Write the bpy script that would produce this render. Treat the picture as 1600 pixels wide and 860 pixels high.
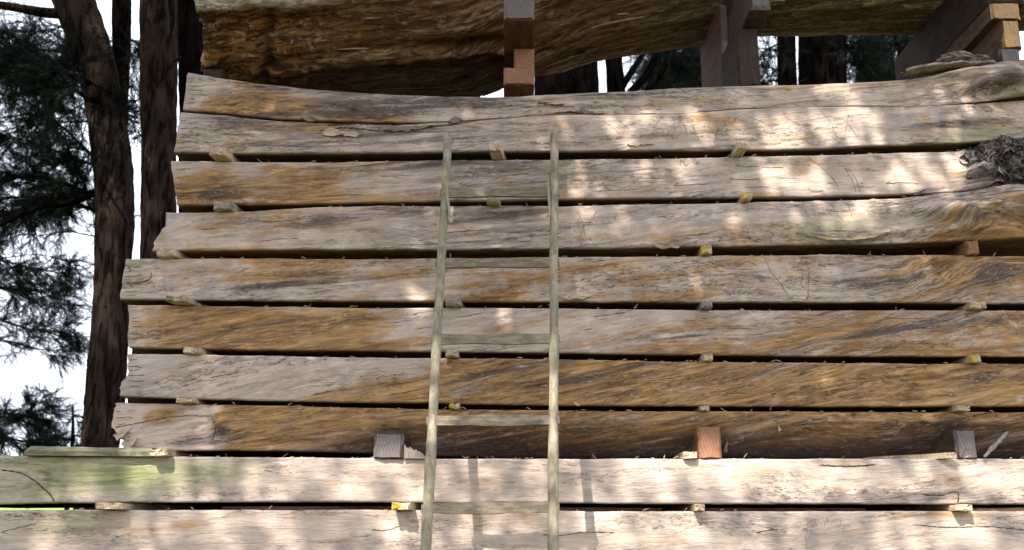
import bpy, math, random
import numpy as np
from mathutils import Vector
random.seed(7); rng = np.random.default_rng(11)
for o in list(bpy.data.objects): bpy.data.objects.remove(o)
scene = bpy.context.scene
COL = scene.collection
# ------------------------------------------------------------------ camera
D, H, PITCH, F = 4.0, 1.6, math.radians(14), 1556.0
cam_d = bpy.data.cameras.new('camera'); cam = bpy.data.objects.new('camera', cam_d); COL.objects.link(cam)
cam.location = (0, -D, H); cam.rotation_euler = (math.radians(90) + PITCH, 0, 0)
cam_d.sensor_width = 36; cam_d.lens = 36 * F / 1600
cam_d.clip_start = 0.05; cam_d.clip_end = 3000
cam_d.dof.use_dof = True; cam_d.dof.focus_distance = 4.1; cam_d.dof.aperture_fstop = 3.5
scene.camera = cam
# ------------------------------------------------------------------ sky and sun
SUN = Vector((-0.27, -0.62, 0.735)).normalized()          # towards the sun
elev = math.asin(SUN.z); azim = math.atan2(SUN.x, SUN.y)
world = bpy.data.worlds.new("World"); scene.world = world; world.use_nodes = True
wn = world.node_tree; wn.nodes.clear()
sky = wn.nodes.new('ShaderNodeTexSky'); sky.sky_type = 'NISHITA'; sky.sun_disc = False
sky.sun_elevation = elev; sky.sun_rotation = azim; sky.air_density = 1.0; sky.dust_density = 3.5; sky.ozone_density = 0.7
bg = wn.nodes.new('ShaderNodeBackground'); bg.inputs[1].default_value = 0.15
wo = wn.nodes.new('ShaderNodeOutputWorld')
tcw = wn.nodes.new('ShaderNodeTexCoord'); nzw = wn.nodes.new('ShaderNodeTexNoise'); nzw.inputs['Scale'].default_value = 2.2; nzw.inputs['Detail'].default_value = 6
mrw = wn.nodes.new('ShaderNodeMapRange'); mrw.inputs[1].default_value = .28; mrw.inputs[2].default_value = .50; mrw.inputs[3].default_value = .72; mrw.inputs[4].default_value = 1
mxw = wn.nodes.new('ShaderNodeMix'); mxw.data_type = 'RGBA'; mxw.inputs[7].default_value = (5.0, 5.4, 6.2, 1)     # white cloud over most of the sky
wn.links.new(tcw.outputs['Generated'], nzw.inputs[0]); wn.links.new(nzw.outputs[0], mrw.inputs[0]); wn.links.new(mrw.outputs[0], mxw.inputs[0]); wn.links.new(sky.outputs[0], mxw.inputs[6])
wn.links.new(mxw.outputs[2], bg.inputs[0]); wn.links.new(bg.outputs[0], wo.inputs[0])
sl = bpy.data.lights.new('sun', 'SUN'); sl.energy = 5.0; sl.angle = math.radians(0.53); sl.color = (1.0, 0.94, 0.86)
so = bpy.data.objects.new('sun', sl); COL.objects.link(so)
so.rotation_euler = SUN.to_track_quat('Z', 'Y').to_euler(); so.location = (-3, -7, 9)
scene.view_settings.view_transform = 'Standard'; scene.view_settings.look = 'None'
scene.view_settings.exposure = 1.42; scene.view_settings.gamma = 1.0
scene.render.engine = 'CYCLES'
scene.cycles.max_bounces = 6; scene.cycles.diffuse_bounces = 4

# ------------------------------------------------------------------ helpers
def at(px, py, Y=0.0):
    """a point of the place (x, z) on the upright plane Y seen along a sight line"""
    c, s = math.cos(PITCH), math.sin(PITCH)
    t = (Y + D) / (F * c - (430 - py) * s)
    return (px - 800) * t, H + t * (F * s + (430 - py) * c)
def topix(x, z, Y=0.0):
    c, s = math.cos(PITCH), math.sin(PITCH)
    dy, dz = (Y + D), z - H
    zz = dy * c + dz * s; yy = -dy * s + dz * c
    return 800 + F * x / zz, 430 - F * yy / zz

def _hash(ix, iy, seed):
    n = (ix.astype(np.int64) * 374761393 + iy.astype(np.int64) * 668265263 + seed * 1442695041) & 0xFFFFFFFF
    n = ((n ^ (n >> 13)) * 1274126177) & 0xFFFFFFFF
    n = (n ^ (n >> 16)) & 0xFFFFFFFF
    return n / 4294967295.0
def vnoise(x, y, seed=0):
    x = np.asarray(x, float); y = np.asarray(y, float)
    ix = np.floor(x); iy = np.floor(y); fx = x - ix; fy = y - iy
    fx = fx * fx * (3 - 2 * fx); fy = fy * fy * (3 - 2 * fy)
    a = _hash(ix, iy, seed); b = _hash(ix + 1, iy, seed); c = _hash(ix, iy + 1, seed); d = _hash(ix + 1, iy + 1, seed)
    return (a * (1 - fx) + b * fx) * (1 - fy) + (c * (1 - fx) + d * fx) * fy
def fbm(x, y, seed=0, octv=4):
    s = 0; a = .5; t = 0
    for k in range(octv):
        s = s + a * vnoise(x * 2 ** k + 17.3 * k, y * 2 ** k + 9.1 * k, seed + k); t += a; a *= .5
    return s / t                                             # 0..1
def sstep(a, b, x):
    t = np.clip((x - a) / (b - a), 0, 1); return t * t * (3 - 2 * t)

def mesh_obj(name, V, quads=None, tris=None, mat=None, parent=None, smooth=True, attrs=None):
    V = np.asarray(V, np.float32); me = bpy.data.meshes.new(name)
    q = np.asarray(quads if quads is not None else np.zeros((0, 4)), np.int32).reshape(-1, 4)
    t = np.asarray(tris if tris is not None else np.zeros((0, 3)), np.int32).reshape(-1, 3)
    me.vertices.add(len(V)); me.vertices.foreach_set('co', V.ravel())
    me.loops.add(q.size + t.size); me.loops.foreach_set('vertex_index', np.concatenate([q.ravel(), t.ravel()]))
    st = np.concatenate([np.arange(len(q)) * 4, q.size + np.arange(len(t)) * 3]).astype(np.int32)
    me.polygons.add(len(st)); me.polygons.foreach_set('loop_start', st)
    me.update(calc_edges=True)
    me.polygons.foreach_set('use_smooth', np.full(len(st), smooth, bool))
    for k, (ty, arr) in (attrs or {}).items():
        a = me.attributes.new(k, ty, 'POINT')
        a.data.foreach_set('color' if ty == 'FLOAT_COLOR' else 'vector', np.asarray(arr, np.float32).ravel())
    me.validate()
    o = bpy.data.objects.new(name, me); COL.objects.link(o)
    if mat: me.materials.append(mat)
    if parent: o.parent = parent
    return o
def tag(o, label=None, cat=None, group=None, kind=None):
    if label: o['label'] = label
    if cat: o['category'] = cat
    if group: o['group'] = group
    if kind: o['kind'] = kind
    return o
def thing(name, loc, label, cat, group=None):
    o = bpy.data.objects.new(name, None); COL.objects.link(o); o.location = loc; o.empty_display_size = .1
    return tag(o, label, cat, group)
def grid_quads(nu, nv, wrap_v=False, base=0):
    u = np.arange(nu - 1)[:, None]; v = np.arange(nv if wrap_v else nv - 1)[None, :]
    v2 = (v + 1) % nv
    return (np.stack([u * nv + v, u * nv + v2, (u + 1) * nv + v2, (u + 1) * nv + v], -1).reshape(-1, 4) + base)
def frames(P):
    P = np.asarray(P, float); T = np.gradient(P, axis=0); T /= np.linalg.norm(T, axis=1)[:, None] + 1e-9
    ref = np.array([0, 1, 0.]) if abs(T[0][1]) < .8 else np.array([1., 0, 0])
    N = np.cross(T, ref); N /= np.linalg.norm(N, axis=1)[:, None] + 1e-9
    B = np.cross(T, N); return T, N, B
def tube(P, R, seg=8, rel=0, fx=8, fz=3, seed=0):
    """closed tapered tube -> V, quads, tris; rel = relief of the surface in metres"""
    P = np.asarray(P, float); n = len(P); R = np.broadcast_to(np.asarray(R, float), (n,))
    T, N, B = frames(P); a = np.arange(seg) * 2 * math.pi / seg
    r = np.repeat(R[:, None], seg, 1)
    if rel:
        L = np.concatenate([[0], np.cumsum(np.linalg.norm(np.diff(P, axis=0), axis=1))])[:, None]
        w = fbm(np.cos(a)[None] * fx / 3 + L * fz * .3, np.sin(a)[None] * fx / 3 + L * fz, seed, 4)
        w2 = fbm(np.abs(a[None] - math.pi) * fx * 1.6 + .3 * np.sin(L * 6), L * fz * 2.2, seed + 9, 3)
        r = r + rel * ((w - .5) * 2.0 + np.abs(w2 - .5) * 2.6 - .4)
    V = P[:, None] + r[..., None] * (np.cos(a)[None, :, None] * N[:, None] + np.sin(a)[None, :, None] * B[:, None])
    V = V.reshape(-1, 3); q = grid_quads(n, seg, True)
    V = np.vstack([V, P[0], P[-1]]); c0, c1 = n * seg, n * seg + 1
    k = np.arange(seg); t = np.vstack([np.stack([np.full(seg, c0), (k + 1) % seg, k], 1), np.stack([np.full(seg, c1), (n - 1) * seg + k, (n - 1) * seg + (k + 1) % seg], 1)])
    return V, q, t
class Join:
    def __init__(s): s.V = []; s.q = []; s.t = []; s.n = 0
    def add(s, V, q=None, t=None):
        V = np.asarray(V, float)
        if q is not None and len(q): s.q.append(np.asarray(q) + s.n)
        if t is not None and len(t): s.t.append(np.asarray(t) + s.n)
        s.V.append(V); s.n += len(V)
    def obj(s, name, mat, parent=None, smooth=True):
        return mesh_obj(name, np.vstack(s.V), np.vstack(s.q) if s.q else None, np.vstack(s.t) if s.t else None, mat, parent, smooth)
def smooth_path(P, n):
    P = np.asarray(P, float); d = np.concatenate([[0], np.cumsum(np.linalg.norm(np.diff(P, axis=0), axis=1))])
    t = np.linspace(0, d[-1], n); Q = np.stack([np.interp(t, d, P[:, i]) for i in range(P.shape[1])], 1)
    k = max(1, n // (len(P) * 3))
    for _ in range(3):
        Qp = np.pad(Q, ((k, k), (0, 0)), 'edge'); M = sum(Qp[i:i + n] for i in range(2 * k + 1)) / (2 * k + 1)
        M[0] = Q[0]; M[-1] = Q[-1]; Q = M
    return Q

# ------------------------------------------------------------------ material helpers
class NT:
    def __init__(s, name, rough=.85):
        s.m = bpy.data.materials.new(name); s.m.use_nodes = True; s.t = s.m.node_tree; s.b = s.t.nodes['Principled BSDF']
        s.b.inputs['Roughness'].default_value = rough; s.b.inputs['Specular IOR Level'].default_value = .10 if rough < .89 else .0
    def n(s, ty, **kw):
        x = s.t.nodes.new(ty)
        for k, v in kw.items():
            if k.startswith('i_'):
                key = k[2:]; x.inputs[int(key) if key.isdigit() else key].default_value = v
            else: setattr(x, k, v)
        return x
    def l(s, a, b): s.t.links.new(a, b)
    def set(s, sock, v):
        if hasattr(v, 'default_value') or isinstance(v, bpy.types.NodeSocket): s.l(v, sock)
        else: sock.default_value = v
    def math(s, op, a, b=None, c=None, clamp=False):
        x = s.n('ShaderNodeMath', operation=op, use_clamp=clamp); s.set(x.inputs[0], a)
        if b is not None: s.set(x.inputs[1], b)
        if c is not None: s.set(x.inputs[2], c)
        return x.outputs[0]
    def mix(s, f, a, b, mode='MIX'):
        x = s.n('ShaderNodeMix', data_type='RGBA', blend_type=mode)
        s.set(x.inputs[0], f); s.set(x.inputs[6], a if not isinstance(a, tuple) else (*a, 1)); s.set(x.inputs[7], b if not isinstance(b, tuple) else (*b, 1))
        return x.outputs[2]
    def noise(s, vec, scale, detail=5, rough=.55, dist=0, dim='3D'):
        x = s.n('ShaderNodeTexNoise', noise_dimensions=dim); x.inputs['Scale'].default_value = scale
        x.inputs['Detail'].default_value = detail; x.inputs['Roughness'].default_value = rough; x.inputs['Distortion'].default_value = dist
        if vec is not None: s.l(vec, x.inputs['Vector'])
        return x.outputs[0]
    def map(s, v, a, b, c=0., d=1.):
        x = s.n('ShaderNodeMapRange', interpolation_type='SMOOTHSTEP'); s.set(x.inputs[0], v)
        for i, q in enumerate((a, b, c, d)): s.set(x.inputs[i + 1], q)
        return x.outputs[0]
    def scalev(s, vec, sc, off=None):
        x = s.n('ShaderNodeMapping'); s.l(vec, x.inputs[0]); x.inputs[3].default_value = sc
        if off is not None: x.inputs[1].default_value = off
        return x.outputs[0]
    def attr(s, name, out='Color'):
        return s.n('ShaderNodeAttribute', attribute_name=name).outputs[out]
    def bump(s, h, dist=.004, strength=.8):
        x = s.n('ShaderNodeBump'); x.inputs['Distance'].default_value = dist; x.inputs['Strength'].default_value = strength
        s.l(h, x.inputs['Height']); s.l(x.outputs[0], s.b.inputs['Normal'])

def slab_material():
    m = NT('weathered_slab_wood', .78)
    g = m.attr('grain', 'Vector'); p = m.attr('paint'); sp = m.n('ShaderNodeSeparateColor'); m.l(p, sp.inputs[0])
    tone, dark, moss = sp.outputs[0], sp.outputs[1], sp.outputs[2]
    # grain streaks of three widths, all following the warped grain coordinate
    wide = m.noise(m.scalev(g, (1.5, 1, 12)), 1.0, 6, .62, .6)
    mid = m.noise(m.scalev(g, (5.5, 1, 60)), 1.0, 8, .74, .7)
    fine = m.noise(m.scalev(g, (24, 1, 155)), 1.0, 5, .78, .5)
    blot = m.noise(m.scalev(g, (5, 5, 9)), 1.0, 6, .6, .8)
    tm = m.math('ADD', m.math('MULTIPLY', m.math('SUBTRACT', wide, .5), 1.5), m.math('MULTIPLY', m.math('SUBTRACT', mid, .5), 1.1))
    tb = m.math('ADD', m.math('ADD', tone, tm), m.math('MULTIPLY', m.math('SUBTRACT', m.noise(m.scalev(g, (3.2, 3, 7), (4, 4, 4)), 1.0, 5, .65, .8), .5), 1.1))
    bt = m.map(tb, .15, .55)
    pale = m.mix(m.map(mid, .35, .65), (.50, .39, .315), (.64, .51, .425))
    pale = m.mix(m.map(blot, .42, .62, 0, .6), pale, (.37, .305, .27))
    gold = m.mix(m.map(mid, .34, .66), (.20, .092, .036), (.54, .32, .142))
    gold = m.mix(m.map(blot, .5, .72, 0, .5), gold, (.33, .215, .13))
    col = m.mix(bt, pale, gold)
    gate = m.map(m.math('ADD', m.noise(m.scalev(g, (2.0, 1, 13), (8, 1, 3)), 1.0, 5, .65, .6), m.math('MULTIPLY', dark, .22)), .50, .70)
    # dark weather streaks
    dk = m.math('ADD', m.math('MULTIPLY', m.math('SUBTRACT', m.noise(m.scalev(g, (2.6, 1, 30), (3, 0, 7)), 1.0, 9, .76, .9), .5), 2.3), m.math('MULTIPLY', m.math('SUBTRACT', dark, .48), 1.35))
    dm = m.map(dk, .03, .36)
    col = m.mix(m.math('MULTIPLY', dm, m.math('MULTIPLY_ADD', gate, .35, .55)), col, m.mix(tone, (.125, .105, .10), (.085, .05, .03)))
    # fine fibres
    col = m.mix(m.math('MULTIPLY', m.map(fine, .34, .60, .9, 0), m.math('MULTIPLY_ADD', gate, .65, .25)), col, m.mix(.5, col, (.05, .035, .03)))
    # short broken flecks gathered where the wood is weathered
    fk = m.noise(m.scalev(g, (24, 1, 120), (5, 3, 2)), 1.0, 6, .82, 1.3)
    fkm = m.math('MULTIPLY', m.map(fk, .53, .60), m.math('MULTIPLY_ADD', gate, .85, .03))
    col = m.mix(fkm, col, (.085, .06, .05))
    lt = m.noise(m.scalev(g, (20, 1, 105), (2, 9, 6)), 1.0, 6, .8, 1.1)
    col = m.mix(m.math('MULTIPLY', m.map(lt, .56, .66, 0, .65), m.math('MULTIPLY_ADD', gate, .8, .2)), col, (.64, .54, .45))
    # bleached scuffs
    sc = m.noise(m.scalev(g, (6, 6, 30), (9, 2, 1)), 1.0, 6, .7, .6)
    col = m.mix(m.map(sc, .58, .72, 0, .55), col, (.66, .58, .51))
    # small dark specks and checks
    ck = m.noise(m.scalev(g, (6, 1, 90), (1, 4, 2)), 1.0, 5, .75, .9)
    ckm = m.map(ck, .645, .70)
    col = m.mix(m.math('MULTIPLY', ckm, .75), col, (.05, .035, .028))
    pin = m.noise(m.scalev(g, (110, 60, 160)), 1.0, 3, .6)
    col = m.mix(m.map(pin, .66, .74, 0, .7), col, (.06, .045, .035))
    unshaded = m.attr('paint', 'Alpha'); col = m.mix(m.math('SUBTRACT', 1., unshaded), col, (.03, .018, .011))  # gap shade painted near black into slab undersides and lower edges
    # algae
    mn = m.math('MULTIPLY', moss, m.map(m.noise(g, 9, 5, .65), .15, .5))
    col = m.mix(mn, col, m.mix(m.map(mid, .4, .6), (.17, .19, .075), (.31, .32, .15)))
    m.l(col, m.b.inputs['Base Color'])
    h = m.math('ADD', m.math('MULTIPLY', fine, .8), m.math('MULTIPLY', mid, 1.3))
    h = m.math('ADD', h, m.math('SUBTRACT', m.math('MULTIPLY', sc, .7), m.math('MULTIPLY', fkm, .5)))
    h = m.math('SUBTRACT', h, m.math('MULTIPLY', ckm, .9))
    h = m.math('SUBTRACT', h, m.math('MULTIPLY', dm, .25))
    m.bump(h, .006, .75)
    return m.m
def log_material():
    m = NT('rotten_log_wood', .85)
    g = m.attr('grain', 'Vector'); p = m.attr('paint'); sp = m.n('ShaderNodeSeparateColor'); m.l(p, sp.inputs[0])
    w = m.noise(m.scalev(g, (.9, 1, 9)), 1, 6, .62, .6); mid = m.noise(m.scalev(g, (2.4, 1, 36)), 1, 8, .72, .7)
    fine = m.noise(m.scalev(g, (16, 1, 200)), 1, 5, .75, .4); bl = m.noise(m.scalev(g, (4, 4, 9), (2, 5, 1)), 1, 6, .65, .9)
    c = m.mix(m.map(w, .42, .58), (.19, .095, .038), (.42, .285, .145))
    c = m.mix(m.map(mid, .47, .55, 0, .9), c, (.075, .036, .016))
    c = m.mix(m.map(bl, .53, .68, 0, .7), c, (.11, .055, .025))
    c = m.mix(m.math('MULTIPLY', sp.outputs[0], m.map(mid, .25, .55)), c, (.25, .115, .035))
    rk = m.noise(m.scalev(g, (6, 1, 26), (3, 2, 8)), 1, 8, .78, 1.3); rk2 = m.noise(m.scalev(g, (9, 1, 20), (1, 6, 3)), 1, 8, .78, 1.0)
    wm = m.math('MULTIPLY_ADD', sp.outputs[0], .75, .25)
    c = m.mix(m.math('MULTIPLY', m.map(rk, .50, .56), wm), c, (.035, .018, .010))
    c = m.mix(m.math('MULTIPLY', m.map(rk2, .55, .60), wm), c, (.50, .36, .20))
    c = m.mix(m.math('MULTIPLY', sp.outputs[2], m.map(mid, .3, .6)), c, (.15, .14, .07))
    c = m.mix(m.map(m.noise(m.scalev(g, (7, 5, 22), (7, 1, 4)), 1, 5, .7, .5), .56, .64, 0, .45), c, (.52, .42, .28))
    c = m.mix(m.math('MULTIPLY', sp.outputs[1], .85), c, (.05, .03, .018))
    c = m.mix(m.math('MULTIPLY', m.math('SUBTRACT', 1., m.attr('paint', 'Alpha')), m.map(mid, .25, .5)), c, (.62, .55, .44))
    c = m.mix(m.map(fine, .32, .58, .6, 0), c, (.10, .055, .025))
    m.l(c, m.b.inputs['Base Color'])
    m.bump(m.math('ADD', m.math('MULTIPLY', fine, .5), m.math('ADD', mid, m.math('SUBTRACT', m.math('MULTIPLY', bl, .8), m.map(rk, .50, .56)))), .012, .9)
    return m.m
def plain_wood(name, c1, c2, c3, end=None, sc=(30, 3, 30), bump=.004, rings=False, yellow=False, green=False):
    m = NT(name, .82); tc = m.n('ShaderNodeTexCoord').outputs['Object']; oi = m.n('ShaderNodeObjectInfo')
    v = m.n('ShaderNodeVectorMath', operation='ADD'); m.l(tc, v.inputs[0])
    r3 = m.n('ShaderNodeCombineXYZ'); m.l(m.math('MULTIPLY', oi.outputs['Random'], 37.), r3.inputs[0]); m.l(m.math('MULTIPLY', oi.outputs['Random'], 11.), r3.inputs[2]); m.l(r3.outputs[0], v.inputs[1])
    v = v.outputs[0]
    a = m.noise(m.scalev(v, sc), 1, 6, .68, .5); b = m.noise(v, 14, 5, .6)
    c = m.mix(m.map(a, .36, .62), c1, c2); c = m.mix(m.map(b, .48, .7, 0, .8), c, c3)
    if end:
        nm = m.n('ShaderNodeSeparateXYZ'); m.l(m.n('ShaderNodeTexCoord').outputs['Normal'], nm.inputs[0])
        k = m.map(m.math('ABSOLUTE', nm.outputs[1]), .55, .85)
        wv = m.n('ShaderNodeTexWave', wave_type='RINGS', rings_direction='Y'); wv.inputs['Scale'].default_value = 26; wv.inputs['Distortion'].default_value = 3.5
        wv.inputs['Detail'].default_value = 3; m.l(m.scalev(v, (1, 1, 1), (.09, 0, .13)), wv.inputs['Vector'])
        e = m.mix(m.map(wv.outputs[1], .2, .9, 0, .5), end, tuple(x * .55 for x in end))
        e = m.mix(m.map(m.noise(v, 45, 5, .7), .45, .7, 0, .6), e, tuple(x * .6 for x in end))
        c = m.mix(k, c, e)
    if yellow or green:
        nz = m.noise(m.scalev(v, (1, 1, 1), (4, 1, 2)), 38, 2, .5); so = m.n('ShaderNodeSeparateXYZ'); m.l(tc, so.inputs[0])
        k = m.map(m.math('ADD', m.math('MULTIPLY', so.outputs[0], -26.), nz), .52, .62)
        k = m.math('MULTIPLY', k, m.math('LESS_THAN', so.outputs[1], .03))
        c = m.mix(k, c, (.46, .335, .07) if yellow else (.16, .21, .08))
    m.l(c, m.b.inputs['Base Color'])
    m.bump(m.math('ADD', a, m.math('MULTIPLY', b, .5)), bump, .8)
    return m.m
def bark_material(name, c1, c2, c3):
    m = NT(name, .9); tc = m.n('ShaderNodeTexCoord').outputs['Object']
    a = m.noise(m.scalev(tc, (22, 22, 4)), 1, 7, .7, .8); b = m.noise(tc, 3.2, 5, .6)
    f = m.noise(m.scalev(tc, (60, 60, 12), (3, 1, 2)), 1, 6, .75, .6)
    c = m.mix(m.map(a, .36, .64), c1, c2); c = m.mix(m.map(b, .45, .65, 0, .7), c, c3)
    ed = m.map(m.math('ADD', a, m.math('MULTIPLY', f, .35)), .52, .66); c = m.mix(m.math('MULTIPLY', m.math('SUBTRACT', 1., ed), .6), c, tuple(x * .35 for x in c1))
    m.l(c, m.b.inputs['Base Color']); m.bump(m.math('ADD', m.math('MULTIPLY', a, 1.), m.math('MULTIPLY', ed, .5)), .02, 1.)
    return m.m
def flat_mat(name, c1, c2, scale=8, rough=.85):
    m = NT(name, rough); tc = m.n('ShaderNodeTexCoord').outputs['Object']
    m.l(m.mix(m.map(m.noise(tc, scale, 5, .6), .38, .62), c1, c2), m.b.inputs['Base Color']); return m.m

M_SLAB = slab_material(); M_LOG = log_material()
M_STICK = plain_wood('sticker_wood', (.36, .26, .17), (.52, .40, .28), (.20, .15, .11), sc=(60, 8, 60), end=(.50, .39, .27))
M_STICKG = plain_wood('grey_sticker_wood', (.24, .21, .19), (.36, .32, .28), (.14, .12, .10), sc=(60, 8, 60), end=(.30, .255, .22))
M_STICKY = plain_wood('painted_sticker_wood', (.36, .26, .17), (.52, .40, .28), (.20, .15, .11), sc=(60, 8, 60), end=(.50, .40, .27), yellow=True)
M_STICKM = plain_wood('mossy_sticker_wood', (.30, .24, .17), (.42, .34, .24), (.20, .15, .11), sc=(60, 8, 60), green=True)
M_BEAMO = plain_wood('orange_cut_beam_wood', (.17, .085, .045), (.27, .14, .07), (.10, .055, .03), end=(.30, .15, .09), sc=(40, 3, 40))
M_BEAMG = plain_wood('grey_ended_beam_wood', (.07, .032, .018), (.12, .056, .03), (.045, .022, .014), end=(.17, .15, .145), sc=(40, 3, 40))
M_BEAMY = plain_wood('fresh_yellow_beam_wood', (.08, .045, .028), (.13, .07, .04), (.05, .03, .02), end=(.50, .31, .16), sc=(40, 3, 40))
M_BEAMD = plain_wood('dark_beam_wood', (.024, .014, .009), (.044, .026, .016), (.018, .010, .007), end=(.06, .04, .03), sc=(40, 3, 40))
M_BLOCKG = plain_wood('grey_block_wood', (.04, .027, .019), (.075, .05, .036), (.03, .02, .014), end=(.165, .142, .135), sc=(40, 3, 40))
M_LADDER = plain_wood('ladder_pole_wood', (.16, .14, .088), (.28, .245, .17), (.35, .31, .235), sc=(60, 60, 9), bump=.004)
M_RUNG = plain_wood('ladder_rung_wood', (.135, .11, .078), (.25, .205, .155), (.165, .145, .10), sc=(16, 70, 70), bump=.004)
M_SPLINT = plain_wood('splinter_wood', (.36, .27, .18), (.56, .45, .34), (.24, .16, .10), sc=(12, 30, 60))
M_CRACK = flat_mat('crack_dark_wood', (.05, .035, .025), (.12, .085, .06), 30)
M_TRAIL = flat_mat('insect_trail_wood', (.20, .15, .11), (.34, .27, .21), 25)
M_PBARK = plain_wood('peeled_bark', (.16, .12, .09), (.28, .22, .18), (.10, .07, .05), sc=(14, 14, 40), bump=.008)
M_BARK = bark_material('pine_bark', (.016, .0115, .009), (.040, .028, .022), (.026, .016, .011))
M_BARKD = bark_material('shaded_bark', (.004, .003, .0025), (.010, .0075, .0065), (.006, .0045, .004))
M_NEEDLE = flat_mat('pine_needles', (.003, .006, .004), (.008, .015, .008), 3, .7)
M_NEEDLE2 = flat_mat('distant_needles', (.005, .009, .007), (.012, .020, .012), 2, .7)
M_LEAF = flat_mat('canopy_leaves', (.03, .055, .02), (.05, .09, .03), 2, .7)

# ------------------------------------------------------------------ ground and far hill
n = 60; gx = np.linspace(-1, 1, n); gx = np.sign(gx) * np.abs(gx) ** 3 * 900
X, Yg = np.meshgrid(gx, gx, indexing='ij')
mg = NT('grassy_ground', .95); tcg = mg.n('ShaderNodeTexCoord').outputs['Object']
cg = mg.mix(mg.map(mg.noise(tcg, .7, 6, .65), .4, .6), (.07, .055, .035), (.055, .08, .028))
mg.l(mg.mix(mg.map(mg.noise(tcg, 30, 4, .7), .35, .7, 0, .5), cg, (.11, .085, .055)), mg.b.inputs['Base Color'])
tag(mesh_obj('ground', np.stack([X, Yg, 0 * X], -1).reshape(-1, 3), grid_quads(n, n)[:, ::-1], mat=mg.m), kind='structure')
xs = np.linspace(-260, 260, 140); ys = np.linspace(90, 260, 30)
X, Yh = np.meshgrid(xs, ys, indexing='ij')
Z = -1 + 7.0 * sstep(90, 170, Yh) * (.6 + .6 * fbm(X / 40, Yh / 60, 5))
mh = flat_mat('grass_hill', (.10, .17, .04), (.16, .24, .06), .1)
tag(mesh_obj('hill', np.stack([X, Yh, Z], -1).reshape(-1, 3), grid_quads(140, 30)[:, ::-1], mat=mh), kind='structure')

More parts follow.
